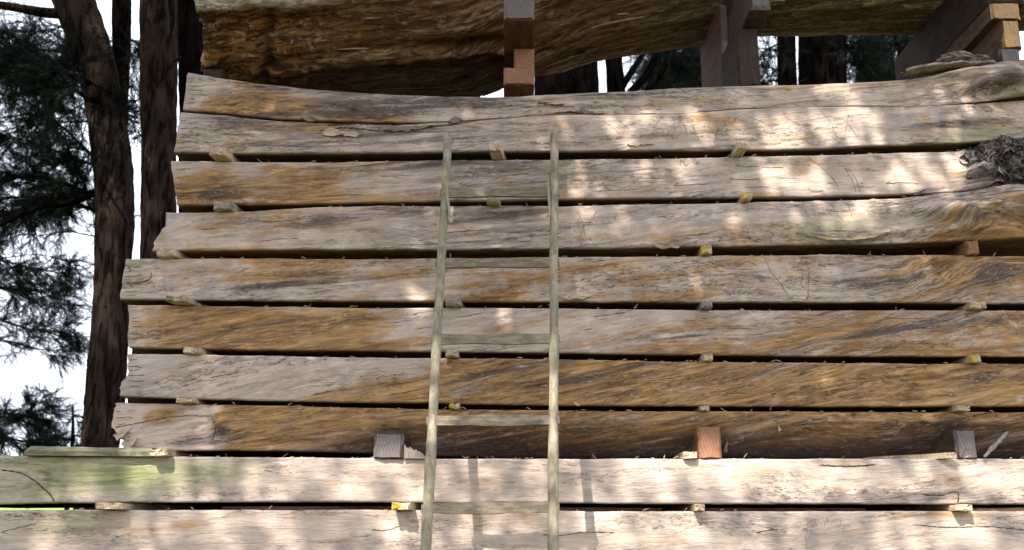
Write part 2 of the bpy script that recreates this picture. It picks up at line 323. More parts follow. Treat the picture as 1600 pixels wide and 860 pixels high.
# ------------------------------------------------------------------ the slabs
SL = {}
def grain_h(x, z):
    """how far the grain lines are pushed up and down, in metres"""
    px, py = topix(x, z)
    h = .045 * np.exp(-((px - 1400) / 120) ** 2 - ((py - 450) / 60) ** 2) * 1.6
    h = h - .05 * np.exp(-((px - 1560) / 90) ** 2 - ((py - 420) / 90) ** 2)
    h = h + .03 * np.sin(px / 95.0 + py / 60) * sstep(1000, 1300, px)
    h = h - .07 * np.exp(-((px - 1530) / 70) ** 2 - ((py - 330) / 30) ** 2)
    h = h - .05 * np.exp(-((px - 1560) / 70) ** 2 - ((py - 140) / 30) ** 2)
    return h
def slab(idx, top, bot, left, tone, dark, slope=0., y0=0., depth=.85, right=1740, label='', moss=(), bulge=(), recess=None, rough=1., blobs=(), topz=None, nc=900, under=.12, vis=1.):
    nt = 36
    tp = np.array([at(a, b, y0) for a, b in top]); bp = np.array([at(a, b, y0) for a, b in bot])
    t = np.linspace(0, 1, nt); t = t + .035 * np.sin(2 * math.pi * t) * -1 * .0
    t = .5 - .5 * np.cos(math.pi * np.clip(t, 0, 1)); t = .6 * t + .4 * np.linspace(0, 1, nt)
    lx = np.interp(t, [a for a, b in left], [at(b, 400, y0)[0] * (at(b, 400, y0)[0] and 1) for a, b in left])
    # x of left end: read at the slab's own height
    pym = (top[0][1] + bot[0][1]) / 2
    lx = np.interp(t, [a for a, b in left], [at(b, pym, y0)[0] for a, b in left])
    lx = lx + .012 * (fbm(t * 9, t * 0 + idx, 40 + idx, 4) - .5) * 2 * (rough if idx in (4, 7, 8) else .22)
    rx = at(right, pym, y0)[0]
    u = np.linspace(0, 1, nc)[:, None]
    x = lx[None] + (rx - lx[None]) * u
    zt = np.interp(x, tp[:, 0], tp[:, 1]); zb = np.interp(x, bp[:, 0], bp[:, 1])
    ext = (zt - zb)
    # extrapolation at left is flat, fine; jagged arrises
    shut = sstep(600, 700, topix(x, zb if idx == 1 else zt, y0)[0]) if idx in (1, 2) else np.zeros_like(x)
    if idx == 1: shut = shut * sstep(1740, 1420, topix(x, zb, y0)[0])
    if idx == 2: zt = zt + .0042 * shut
    shb = shut if idx == 1 else 0 * shut; sht = shut if idx == 2 else 0 * shut
    zt_ = zt + (1 - sht) * .0035 * (fbm(x * 9, x * 0 + .5, 300 + idx, 5) - .5) * 2; zb_ = zb + (1 - shb) * .003 * (fbm(x * 11, x * 0 + .5, 400 + idx, 5) - .5) * 2
    T = np.broadcast_to(t[None], x.shape)
    z = zb_ + (zt_ - zb_) * T
    gv = z + grain_h(x, z) - slope * x + .035 * (fbm(x * 1.1, z * 2.5, 77, 3) - .5)
    kn = np.zeros_like(x)
    pxk, pyk = topix(x, z, y0)
    for (kx, ky, kr, kq) in ((1550, 130, 70, 30), (1500, 340, 50, 24), (1470, 425, 110, 34), (1560, 430, 50, 30), (380, 158, 40, 14), (1330, 510, 120, 30), (560, 190, 90, 14), (1480, 770, 90, 14), (250, 290, 60, 20), (340, 665, 40, 20), (1430, 190, 20, 10)):
        kn = np.maximum(kn, np.exp(-((pxk - kx) / kr) ** 2 - ((pyk - ky) / kq) ** 2))
    gv = gv + .075 * kn * (fbm(x * 5.5, z * 9, 78, 3) - .5) + .02 * (fbm(x * 2.6, z * 7, 79 + idx, 3) - .5)
    # relief
    e = np.minimum(T, 1 - T) * ext
    y = .006 * np.clip(1 - e / .007, 0, 1) ** 2 * (.5 + fbm(x * 7, T * 1, 60 + idx, 3)) * (1 - np.where(T > .5, sht, shb) * .93)
    y = y + .010 * (fbm(x * 1.2, z * 5, 20 + max(idx, 2), 3) - .5) * 2
    rid = np.abs(fbm(x * 3.5, gv * 38, 30 + idx, 4) - .5) * 2
    y = y + .005 * (.3 - rid) * rough
    fl = fbm(x * 4.0, gv * 22, 50 + idx, 4); fmask = sstep(.5, .62, fbm(x * 1.3, z * 6, 90 + idx, 3))
    y = y + .006 * sstep(.50, .54, fl) * fmask * rough
    y = y + .0025 * (fbm(x * 20, z * 45, 95 + idx, 3) - .5)
    px, py = topix(x, z, y0)
    for (bx, by, rx_, ry_, am) in bulge:
        y = y - am * np.exp(-((px - bx) / rx_) ** 2 - ((py - by) / ry_) ** 2) * (.75 + .5 * fbm(x * 14, z * 14, 12, 3))
    if recess:
        x0, x1, R, tc = recess
        y = y + R * sstep(x0, x1, px) * np.clip((tc - T) / tc, 0, 1) ** 1.4 * (.8 + .4 * fbm(x * 3, z * 3, 33, 3))
    y = y + y0
    # colour fields
    tn = np.array(tone, float); tv = np.interp(px, tn[:, 0], tn[:, 2]) * (1 - T) + np.interp(px, tn[:, 0], tn[:, 1]) * T
    dn = np.array(dark, float); dv = np.interp(px, dn[:, 0], dn[:, 2]) * (1 - T) + np.interp(px, dn[:, 0], dn[:, 1]) * T
    mv = np.zeros_like(px); skew = slope * 600
    for (kind, bx, by, rx_, ry_, am) in blobs:
        dyy = (py - by) + (px - bx) * slope * 1.0
        w = am * np.exp(-((px - bx) / rx_) ** 2 - (dyy / ry_) ** 2)
        if kind == 't': tv = tv + w
        elif kind == 'd': dv = dv + w
        else: mv = mv + w
    # bruised margin at the saw cut end
    ed = x - lx[None]; dv = dv - .15 * np.exp(-(ed / .12) ** 2); tv = tv - .25 * np.exp(-(ed / .10) ** 2)
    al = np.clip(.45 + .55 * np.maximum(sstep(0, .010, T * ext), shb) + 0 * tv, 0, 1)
    paint = np.stack([np.clip(tv, 0, 1), np.clip(dv, 0, 1), np.clip(mv, 0, 1), al], -1)
    # full section ring: bottom back -> bottom front | face | top front -> top back
    tz = np.full(nc, -9.) if topz is None else np.full(nc, topz)
    X2, Y2, Z2 = [], [], []
    def col(yy, zz, xx): X2.append(xx); Y2.append(np.full(nc, yy)); Z2.append(zz)
    bb = zb[:, 0]; tt = zt[:, -1]
    col(y0 + depth, bb, x[:, 0]); col(y0 + max(.3, (recess[2] + .1) if recess else 0), bb, x[:, 0])
    col(0, bb, x[:, 0]); Y2[-1] = y[:, 0] + .022; Z2[-1] = zb_[:, 0] * .5 + bb * .5 + .001
    col(0, bb, x[:, 0]); Y2[-1] = y[:, 0] + .009; Z2[-1] = zb_[:, 0] + .0005
    pre = 4
    for k in range(nt): X2.append(x[:, k]); Y2.append(y[:, k]); Z2.append(z[:, k])
    raise_ = np.clip(tz - tt, 0, 1)
    col(0, tt, x[:, -1]); Y2[-1] = y[:, -1] + .02; Z2[-1] = zt_[:, -1]
    col(y0 + .12, tt + raise_ * .3, x[:, -1]); col(y0 + .33, tt + raise_, x[:, -1]); col(y0 + depth, tt + raise_, x[:, -1])
    X2 = np.array(X2).T; Y2 = np.array(Y2).T; Z2 = np.array(Z2).T; nr = X2.shape[1]
    V = np.stack([X2, Y2, Z2], -1)
    def ext_(A, c): 
        return np.concatenate([np.repeat(A[:, :1], pre, 1), A, np.repeat(A[:, -1:], 4, 1)], 1)
    G = np.stack([X2, Y2 * 1.0 + idx * 3.1, np.concatenate([Z2[:, :pre] - slope * X2[:, :pre] + Y2[:, :pre] * .5, gv, Z2[:, -4:] - slope * X2[:, -4:] + Y2[:, -4:] * .5], 1)], -1)
    G[..., 1] = idx * 3.1 + 0 * G[..., 1]
    PT = ext_(paint, 0); PT[:, :pre - 1, 0] = .8; PT[:, :pre - 1, 3] = under  # underside alpha carries the painted gap shade
    V = V.reshape(-1, 3); G = G.reshape(-1, 3); PT = PT.reshape(-1, 4)
    q = grid_quads(nc, nr, True)
    c0 = V[:nr].mean(0); c1 = V[-nr:].mean(0); V = np.vstack([V, c0, c1]); G = np.vstack([G, G[0], G[-1]]); PT = np.vstack([PT, PT[pre], PT[-1]])
    k = np.arange(nr); N0, N1 = nc * nr, nc * nr + 1
    tr = np.vstack([np.stack([np.full(nr, N0), (k + 1) % nr, k], 1), np.stack([np.full(nr, N1), (nc - 1) * nr + k, (nc - 1) * nr + (k + 1) % nr], 1)])
    base = (float(lx.mean() + .3), y0 + depth / 2, float(bp[:, 1].min()))
    root = thing('wood_slab', base, label, 'wood slab', 'thick slabs stacked with gaps between them')
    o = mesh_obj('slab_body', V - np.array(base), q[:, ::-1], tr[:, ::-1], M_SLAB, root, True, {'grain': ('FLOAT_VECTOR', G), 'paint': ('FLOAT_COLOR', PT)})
    SL[idx] = dict(root=root, base=np.array(base), x=x, z=z, y=y, top=tp, bot=bp, y0=y0, lx=lx, rx=rx, depth=depth)
    return root
def surf(idx, x, z):
    """front surface depth of a slab at x, z"""
    s = SL[idx]; row = int(np.clip(np.searchsorted(s['x'][:, 18], x), 1, s['x'].shape[0] - 2))
    return float(np.interp(z, s['z'][row], s['y'][row]))

slab(1, [(285,112),(290,113),(340,121),(400,129),(480,138),(560,144),(640,148),(735,150),(790,150),(900,146),(1000,141),(1060,137),(1150,134),(1280,131),(1400,125),(1470,118),(1520,110),(1560,102),(1600,97),(1740,95)],
     [(285,171),(350,177),(440,186),(530,190),(620,192),(720,189),(800,183),(860,178),(940,178),(1060,177),(1150,170),(1280,165),(1440,165),(1540,160),(1600,155),(1740,150)],
     [(0,287),(1,291)], [(280,.25,.3),(500,.3,.35),(650,.15,.3),(900,.15,.1),(1300,.12,.1),(1500,.2,.15),(1740,.2,.2)], [(280,.35,.35),(400,.65,.45),(650,.75,.5),(900,.6,.5),(1200,.45,.45),(1500,.55,.5),(1740,.6,.5)],
     slope=.03, y0=.0, topz=3.495, label='topmost grey slab carrying the block posts, its right end swirled around a knot',
     blobs=[('t',385,160,50,12,.5),('t',560,185,60,10,.45),('d',560,175,70,12,.35),('t',300,140,25,20,-.3),('d',1560,130,50,16,.35)], bulge=[(1575,130,55,28,.12),(1500,118,34,10,.05),(1540,150,30,8,-.04)])
slab(2, [(270,174),(280,174),(350,180),(440,189),(530,193),(620,195),(720,192),(800,186),(860,181),(940,181),(1060,180),(1150,173),(1280,168),(1440,168),(1540,163),(1600,158),(1740,153)],
     [(270,238),(340,240),(530,240),(690,238),(900,236),(1060,235),(1250,233),(1400,227),(1500,224),(1600,218),(1740,212)],
     [(0,274),(1,279)], [(270,.2,.25),(500,.25,.2),(700,.1,.15),(1000,.12,.15),(1300,.05,.05),(1600,.05,.1),(1740,.1,.1)], [(270,.5,.4),(380,.75,.5),(600,.7,.5),(900,.45,.4),(1200,.25,.3),(1500,.4,.45),(1740,.5,.5)],
     slope=.05, y0=.0, label='pale grey slab just above the tops of the ladder rails, with carved squiggles at its middle right', blobs=[('t',285,215,30,25,.25),('d',1480,195,90,6,.45),('m',1530,212,70,10,.7),('t',1445,183,12,6,.5)], bulge=[(1500,185,80,10,.012)])
slab(3, [(258,251),(400,253),(530,253),(700,250),(900,249),(1060,247),(1150,245),(1300,243),(1510,236),(1600,231),(1740,226)],
     [(258,320),(400,320),(530,318),(700,315),(860,313),(1060,310),(1250,309),(1430,304),(1470,302),(1510,299),(1600,290),(1740,283)],
     [(0,279),(.5,271),(1,263)], [(260,.15,.6),(330,.25,.85),(480,.25,.8),(620,.2,.35),(800,.15,.25),(1100,.12,.15),(1740,.05,.1)], [(260,.25,.45),(330,.35,.6),(600,.6,.4),(800,.6,.45),(1000,.55,.4),(1200,.3,.3),(1740,.3,.35)],
     slope=.06, y0=.006, label='slab with a knobbly dark burl at its right end, the top rung crossing its lower edge', blobs=[('d',330,300,30,8,.3),('t',285,300,16,18,.3),('m',800,302,70,9,.25),('d',1540,270,40,30,.5)], bulge=[(1545,268,36,26,.06)])
slab(4, [(236,333),(256,332),(400,330),(490,324),(600,322),(860,322),(1060,318),(1250,315),(1400,310),(1440,306),(1470,302.5),(1510,299.5),(1600,290.5),(1740,283.5)],
     [(236,392),(400,391),(540,390),(700,390),(900,389),(1060,386),(1250,383),(1400,381),(1520,377),(1600,373),(1740,368)],
     [(0,243),(.15,241),(.35,246),(.7,259),(.9,258),(1,255)], [(240,.05,.05),(330,.3,.15),(600,.15,.2),(900,.1,.1),(1300,.1,.12),(1450,.15,.35),(1600,.2,.7),(1740,.2,.7)], [(240,.15,.15),(350,.5,.3),(520,.5,.4),(800,.65,.5),(1000,.3,.3),(1300,.35,.35),(1480,.6,.45),(1740,.6,.5)],
     slope=.08, y0=-.012, under=.45, label='light slab with a ragged left end and a swirled bulging knot low on the right', blobs=[('d',500,350,50,9,.5),('t',1450,345,30,12,.3),('m',1300,355,90,16,.55),('m',250,365,12,18,.6),('d',800,335,60,8,.35),('t',1560,360,60,12,.4)],
     bulge=[(1488,333,46,20,.10),(1580,318,42,26,.13),(1540,362,70,10,.05),(1400,362,50,8,.02)])
slab(5, [(186,404),(400,404),(600,405),(850,402),(1060,401),(1300,398),(1600,401),(1740,402)],
     [(186,467),(350,470),(530,471),(700,472),(860,472),(1060,473),(1300,473),(1500,474),(1740,475)],
     [(0,189),(.5,191),(1,193)], [(190,.05,.05),(260,.15,.1),(340,.4,.35),(700,.4,.25),(900,.35,.25),(1300,.35,.25),(1740,.5,.4)], [(190,.4,.3),(300,.3,.25),(500,.55,.5),(700,.45,.45),(1000,.45,.45),(1300,.5,.45),(1740,.6,.55)],
     slope=.11, y0=.0, label='long tan slab that starts furthest left above the sky gap, second rung in front of it', blobs=[('d',400,450,100,8,.45),('m',215,440,22,14,.45),('m',205,410,16,8,.5),('t',430,432,60,7,.35),('d',1550,425,30,12,.5),('t',1480,408,30,7,.4),('d',1380,440,80,12,.3)], bulge=[(1470,407,30,8,.03),(1380,435,60,14,.02)])
slab(6, [(186,476),(400,479),(530,481),(700,481),(860,482),(1060,484),(1300,485),(1740,485)],
     [(186,544),(400,548),(600,549),(860,552),(1060,555),(1300,557),(1740,558)],
     [(0,206),(.25,201),(.6,202),(1,197)], [(195,.35,.55),(300,.65,.8),(560,.65,.65),(640,.25,.3),(850,.15,.2),(1000,.25,.35),(1300,.45,.35),(1740,.4,.4)], [(195,.4,.4),(350,.55,.45),(600,.3,.3),(850,.35,.4),(1000,.5,.5),(1300,.5,.4),(1740,.5,.4)],
     slope=.15, y0=.006, label='golden brown slab whose left half is honey coloured, crossed near its base by the third rung', blobs=[('t',330,520,80,16,.3),('d',400,510,110,5,.3),('t',1030,540,50,6,.5),('d',1400,515,130,8,.35),('t',1500,500,100,6,-.3)])
slab(7, [(186,553),(400,556),(600,559),(860,561),(1060,565),(1300,567),(1740,569)],
     [(180,620),(340,625),(530,629),(700,631),(860,634),(1060,635),(1300,636),(1740,635)],
     [(0,188),(.2,190),(.5,199),(.8,200),(1,198)], [(190,.1,.0),(400,.15,.05),(520,.1,.3),(650,.2,.8),(760,.65,.75),(1000,.65,.7),(1400,.6,.7),(1740,.6,.7)], [(190,.2,.15),(450,.25,.2),(600,.25,.35),(720,.5,.4),(900,.55,.5),(1300,.5,.45),(1740,.5,.5)],
     slope=.2, y0=-.006, label='slab bleached pale on the left and streaked deep brown from the ladder rightward', blobs=[('t',450,600,60,6,.35),('d',800,577,120,5,.4),('d',860,600,70,6,.3),('t',1200,600,200,20,.1)])
slab(8, [(170,629),(400,633),(530,637),(700,640),(860,641),(1060,643),(1300,643),(1740,644)],
     [(170,702),(225,705),(350,704),(530,706),(700,709),(860,711),(1060,711),(1740,712)],
     [(0,205),(.08,196),(.16,203),(.25,183),(.4,178),(.5,172),(.75,172),(1,177)], [(175,.0,.0),(260,.15,.05),(330,.25,.05),(380,.85,.5),(700,.8,.4),(850,.7,.5),(1100,.7,.4),(1300,.85,.3),(1740,.8,.3)], [(175,.25,.3),(320,.4,.4),(400,.35,.6),(600,.45,.85),(900,.5,.85),(1200,.45,.9),(1740,.45,.95)],
     slope=.13, y0=.0, label='lowest slab of the upper pile, splintered pale left end and hollowed dark underside', recess=(430, 780, .20, .78), rough=1.6,
     blobs=[('t',248,650,18,8,.8),('d',345,672,14,7,.5),('t',345,655,20,10,.5),('d',300,690,60,8,.4)])
slab(9, [(-160,712),(0,712),(190,714),(350,714),(530,716),(700,717),(1060,717),(1740,717)],
     [(-160,789),(0,788),(190,786),(530,785),(700,786),(1060,788),(1740,789)],
     [(0,-150),(1,-150)], [(-150,.0,.0),(200,.1,.0),(500,.05,.0),(1000,.05,.0),(1150,.18,.05),(1740,.1,.2)], [(-150,.35,.4),(60,.3,.35),(200,.2,.2),(700,.2,.15),(1000,.35,.2),(1300,.25,.35),(1450,.2,.6),(1740,.3,.6)],
     slope=.02, y0=-.03, label='pinkish slab with green algae on its left that carries the three square blocks', rough=.6,
     blobs=[('m',190,745,120,30,1.),('m',60,720,80,14,.7),('m',340,735,60,16,.45),('m',40,770,60,16,.4),('t',70,765,25,12,.4),('d',1440,775,60,7,.4),('d',75,755,14,22,.4)], depth=.95)
slab(10, [(-160,797),(0,797),(190,797),(530,797),(900,799),(1060,799),(1740,799)],
     [(-160,880),(700,879),(1740,879)],
     [(0,-150),(1,-150)], [(-150,.05,.05),(200,.1,.0),(900,.05,.0),(1740,.05,.05)], [(-150,.4,.3),(130,.4,.3),(300,.2,.2),(1100,.2,.2),(1500,.35,.2),(1740,.3,.3)],
     slope=.02, y0=-.03, label='pale slab along the bottom edge of the picture, beneath the lowest black gap', rough=.5, blobs=[('m',120,810,70,16,.5),('m',90,830,90,14,.3),('t',130,805,40,10,.4),('t',1500,805,70,5,.3)], depth=.95)
# slabs lower down to the ground, out of the frame
zlow = SL[10]['bot'][0][1]; hs = (zlow - .12) / 5
def low_slab(k):
    z1 = zlow - .026 - hs * k; z0 = z1 - hs + .026
    L = 4.6; nx = 60; xx = np.linspace(-L / 2, L / 2, nx); sec = np.array([(0, 0.01), (0.0, .5), (0.0, .99), (.03, 1), (.95, 1), (.95, 0), (.03, 0)])
    V = []; 
    for x_ in xx:
        for (yy, tt) in sec: V.append((x_, yy - .03 + .015 * (vnoise(x_ * 3, tt * 3 + k, 5)) * (yy < .5), z0 + (z1 - z0) * tt))
    V = np.array(V); m_ = len(sec); q = grid_quads(nx, m_, True)
    G = np.stack([V[:, 0], V[:, 1] * 0 + k * 7, V[:, 2] + V[:, 1] * .4], 1); PT = np.tile([.15, .3, .0, 1.], (len(V), 1))
    ca = np.arange(m_); tr = np.array([(0, i + 1, i) for i in range(1, m_ - 1)] + [((nx - 1) * m_, (nx - 1) * m_ + i, (nx - 1) * m_ + i + 1) for i in range(1, m_ - 1)])
    o = mesh_obj('wood_slab', V, q[:, ::-1], tr[:, ::-1], M_SLAB, None, False, {'grain': ('FLOAT_VECTOR', G), 'paint': ('FLOAT_COLOR', PT)})
    tag(o, ['first', 'second', 'third', 'fourth', 'lowest'][k] + ' plain pale slab counting down beneath the picture edge', 'wood slab', 'thick slabs stacked with gaps between them')
    return z0, z1
lows = [low_slab(k) for k in range(5)]

def back_slab(k):
    z0 = .12 + k * .36; z1 = z0 + .334; xa, xb = -2.05 - .05 * (k % 2), 3.2; nx = 40; xx = np.linspace(xa, xb, nx); V = []
    sec = [(0, 0.01), (0.0, .5), (0.0, .99), (.03, 1), (.8, 1), (.8, 0), (.03, 0)]; m_ = 7
    for x_ in xx:
        for (yy, tt) in sec: V.append((x_, 1.15 + yy + .02 * float(vnoise(x_ * 3, tt * 3 + k, 15)) * (yy < .5), z0 + (z1 - z0) * tt))
    V = np.array(V); G = np.stack([V[:, 0], V[:, 1] * 0 + k * 5 + 60, V[:, 2] + V[:, 1] * .4], 1); PT = np.tile([.4, .5, .0, 1.], (len(V), 1))
    tr = np.array([(0, i + 1, i) for i in range(1, m_ - 1)] + [((nx - 1) * m_, (nx - 1) * m_ + i, (nx - 1) * m_ + i + 1) for i in range(1, m_ - 1)])
    o = mesh_obj('wood_slab', V, grid_quads(nx, m_, True)[:, ::-1], tr[:, ::-1], M_SLAB, None, False, {'grain': ('FLOAT_VECTOR', G), 'paint': ('FLOAT_COLOR', PT)})
    tag(o, 'brown slab of the second pile added behind the front pile to block its gaps, ' + ['lowest', 'second from the ground', 'third from the ground', 'fourth from the ground', 'topmost'][k], 'wood slab', 'slabs of the pile added behind')
    for i, x_ in enumerate((-1.5, .6, 2.4)):
        V = np.array([(x_ + a * .03, 1.17 + b_ * .76, z0 - (.13 if k == 0 else .0265) * c_ + .0) for a in (-1, 1) for b_ in (0, 1) for c_ in (0, 1)])
        o = mesh_obj('sticker', V, [(0, 1, 3, 2), (4, 6, 7, 5), (0, 4, 5, 1), (2, 3, 7, 6), (0, 2, 6, 4), (1, 5, 7, 3)], None, M_STICK, None, False); tag(o, 'spacer stick of the pile added behind, ' + ['bottom', 'second', 'third', 'fourth', 'top'][k] + ' row, ' + ['left', 'middle', 'right'][i], 'sticker', 'stickers of the pile added behind')
for k in range(5): back_slab(k)  # second pile added behind to keep light out of the front gaps

# ------------------------------------------------------------------ burl, trails, cracks, splinters: parts of the slabs
def burl():
    s = SL[3]; root = s['root']; j = Join()
    cx, cz = at(1588, 260, 0); 
    nu, nv = 90, 70; th = np.linspace(0, math.pi * 2, nu, endpoint=False); ph = np.linspace(.02, math.pi - .02, nv)
    TH, PH = np.meshgrid(th, ph, indexing='ij')
    dx, dz, dy = np.cos(TH) * np.sin(PH), np.sin(TH) * np.sin(PH), -np.cos(PH)
    nz = fbm(dx * 3 + 5, dz * 3 + dy * 2, 8, 3); cell = np.abs(fbm(dx * 7 + dy * 4, dz * 9, 9, 4) - .5) * 2; cell2 = np.abs(fbm(dx * 17, dz * 17 + dy * 9, 10, 3) - .5) * 2
    r = 1 + .55 * (nz - .5) - .30 * (1 - cell) ** 3 - .10 * (1 - cell2) ** 2
    V = np.stack([cx + dx * r * .255, .055 + dy * r * .13, cz + dz * r * .120], -1).reshape(-1, 3)
    q = grid_quads(nu, nv)
    # close the seam
    k = np.arange(nv - 1); q = np.vstack([q, np.stack([(nu - 1) * nv + k, (nu - 1) * nv + k + 1, k + 1, k], 1)])
    m = NT('burl_wood', .8); tc = m.n('ShaderNodeTexCoord').outputs['Object']
    a = m.noise(tc, 45, 6, .7, 1.2); b = m.noise(tc, 16, 5, .6, 1)
    c = m.mix(m.map(a, .38, .62), (.06, .048, .042), (.38, .33, .30)); c = m.mix(m.map(b, .5, .68, 0, .7), c, (.14, .07, .05))
    m.l(c, m.b.inputs['Base Color']); m.bump(m.math('ADD', a, b), .02, 1.)
    mesh_obj('burl', V - s['base'], q, mat=m.m, parent=root)
    # curled woody scales crowded over it
    jj = Join()
    for i in range(250):
        a_, p_ = random.uniform(0, 2 * math.pi), math.acos(random.uniform(.1, 1))
        d_ = np.array([math.cos(a_) * math.sin(p_), -math.cos(p_), math.sin(a_) * math.sin(p_)])
        c_ = np.array([cx, .055, cz]) + d_ * np.array([.255, .13, .120]) * random.uniform(.86, .98); d_ = d_ + rng.normal(size=3) * .45; d_ /= np.linalg.norm(d_)
        w = random.uniform(.012, .034) * (1.2 if c_[0] > cx - .12 else .8); tg = np.cross(d_, rng.normal(size=3)); tg /= np.linalg.norm(tg); bt = np.cross(d_, tg); asp = random.uniform(.4, .9); V = [c_ + d_ * .004]
        for rr, hh in ((.5, .002), (.85, .008), (1., .019), (.93, .017), (1., -.012)):
            for k in range(9): 
                an = k * 2 * math.pi / 9; q_ = w * rr * random.uniform(.85, 1.12); V.append(c_ + tg * q_ * math.cos(an) + bt * q_ * asp * math.sin(an) + d_ * (hh * w / .022 * random.uniform(.7, 1.3)))
        k = np.arange(9); k2 = (k + 1) % 9; t_ = np.stack([0 * k, k + 1, k2 + 1], 1); q = np.vstack([np.stack([1 + 9 * m_ + k, 1 + 9 * m_ + 9 + k, 1 + 9 * m_ + 9 + k2, 1 + 9 * m_ + k2], 1) for m_ in range(4)])
        jj.add(np.array(V), q, t_)
    o = jj.obj('burl_scales', m.m, root, False); o.data.transform(__import__('mathutils').Matrix.Translation(-Vector(s['base']))); o['kind'] = 'stuff'
burl()
def line_part(idx, name, lines, rad, mat, proud=.0):
    s = SL[idx]; j = Join()
    for L in lines:
        P = []
        for (a, b) in smooth_path(L, max(4, int(np.sum(np.hypot(*np.diff(np.array(L, float), axis=0).T)) / 3))):
            x_, z_ = at(a + random.uniform(-.8, .8), b + random.uniform(-.6, .6), s['y0']); P.append((x_, surf(idx, x_, z_) - proud, z_))
        R = np.full(len(P), rad); R[0] *= .3; R[-1] *= .3; R = R * rng.uniform(.6, 1.3, len(P))
        V, q, t = tube(np.array(P), R, 5); j.add(V - s['base'], q, t)
    o = j.obj(name, mat, s['root']); 
    if len(lines) > 6: o['kind'] = 'stuff'
    return o
def strokes(cx, cy, rx, ry, n, ln=(8, 22), ang=90, sp=25):
    out = []
    for i in range(n):
        a, b = cx + random.uniform(-rx, rx), cy + random.uniform(-ry, ry); L = random.uniform(*ln); th = math.radians(ang + random.gauss(0, sp))
        pts = [(a, b)]
        for k in range(3): th += random.gauss(0, .35); pts.append((pts[-1][0] + L / 3 * math.cos(th), pts[-1][1] - L / 3 * math.sin(th)))
        out.append([(p, min(max(q_, cy - ry - 8), cy + ry + 8)) for p, q_ in pts])
    return out
line_part(2, 'insect_trails', strokes(1085, 206, 62, 16, 60) + [[(1160,178),(1185,188),(1200,196)],[(1280,172),(1298,190),(1306,214),(1322,218)],[(1318,186),(1330,200),(1340,216)],[(1327,176),(1322,200),(1318,220)],[(940,188),(960,200),(975,222)],[(965,186),(985,205)],[(1240,205),(1262,222),(1280,228)],[(1225,182),(1250,196)],[(720,218),(760,212),(800,203),(860,190)],[(560,224),(620,222),(680,219)]], .0015, M_TRAIL)
line_part(3, 'insect_trails', strokes(1050, 256, 40, 6, 14, (6, 12)) + [[(1262,247),(1285,263),(1305,285),(1312,303)],[(1318,262),(1330,280),(1338,302)],[(1324,262),(1338,282),(1344,304)]], .0017, M_TRAIL)
line_part(4, 'insect_trails', [[(902,324),(906,340),(914,352),(905,372),(910,388)],[(918,352),(928,340),(932,328)],[(1298,318),(1305,330),(1318,345)],[(905,340),(902,352),(904,360)],[(1325,318),(1332,340)],[(912,352),(914,370)]], .0016, M_TRAIL)
line_part(5, 'insect_trails', [[(1105,408),(1130,416),(1142,410),(1152,418),(1168,406),(1182,416)],[(1195,404),(1206,428),(1222,446),(1230,460),(1236,470)],[(1252,403),(1254,430),(1250,446),(1264,455),(1280,455)],[(1262,404),(1264,430),(1262,470)],[(1080,410),(1092,408)]], .0021, M_TRAIL)
line_part(10, 'insect_trails', strokes(1290, 825, 32, 10, 12, (8, 16)) + [[(1262,820),(1258,842),(1262,858)]], .0012, M_TRAIL)
line_part(1, 'crack', [[(865,177),(890,175),(925,179),(945,178)],[(700,192),(715,190),(722,188)],[(840,161),(860,162),(880,164)]], .005, M_CRACK)
line_part(2, 'crack', [[(500,205),(530,200),(560,201),(600,206),(640,202),(690,197),(720,193)],[(510,196),(560,194),(612,195)]], .004, M_CRACK)
line_part(9, 'crack', [[(0,734),(30,738),(50,748),(66,762),(82,776),(85,785)],[(1438,772),(1470,775),(1500,765),(1496,786)],[(1280,727),(1330,729),(1370,726)]], .0032, M_CRACK)
line_part(8, 'crack', [[(176,668),(200,664),(240,655),(280,650),(330,650)],[(330,650),(338,668),(330,690)],[(196,700),(205,690),(200,680)]], .0018, M_CRACK)
line_part(10, 'crack', [[(0,832),(30,825),(58,818)],[(848,836),(880,838),(905,832),(960,832)],[(1425,820),(1480,825),(1540,822),(1600,828)],[(580,828),(600,830),(625,822)],[(1180,832),(1210,828)]], .0018, M_CRACK)
line_part(5, 'crack', [[(194,441),(215,442),(235,437),(236,425)],[(202,446),(206,448)],[(200,415),(204,425)]], .0022, M_CRACK)
for k_ in (3, 4, 6, 7): 
    L = []
    s = SL[k_]
    for i in range(14):
        a = random.uniform(300, 1560); x_ = at(a, 400)[0]; zt_ = np.interp(x_, s['top'][:, 0], s['top'][:, 1]); zb_ = np.interp(x_, s['bot'][:, 0], s['bot'][:, 1])
        b = topix(x_, zb_ + (zt_ - zb_) * random.uniform(.15, .85))[1]; Ln = random.uniform(20, 75); sl_ = {3: .05, 4: .07, 6: .15, 7: .2}[k_] * (1 if a < 1100 else -.1)
        L.append([(a, b), (a + Ln / 2, b - Ln / 2 * sl_ + random.uniform(-2, 2)), (a + Ln, b - Ln * sl_)])
    line_part(k_, 'crack', L, .0014, M_CRACK)
for k_, ex in ((1, 291), (2, 279), (3, 272), (5, 192), (6, 203), (7, 199), (8, 176)):
    s = SL[k_]; L = []
    for i in range(7):
        x_ = at(ex, 400)[0]; zt_ = np.interp(x_, s['top'][:, 0], s['top'][:, 1]); zb_ = np.interp(x_, s['bot'][:, 0], s['bot'][:, 1]); b = topix(x_, zb_ + (zt_ - zb_) * (.1 + .12 * i + random.uniform(-.04, .04)))[1]; Ln = random.uniform(10, 34)
        L.append([(ex + 2, b), (ex + Ln * .5, b + random.uniform(-2, 2)), (ex + Ln, b + random.uniform(-3, 3))])
    line_part(k_, 'end_checks', L, .0013, M_CRACK)
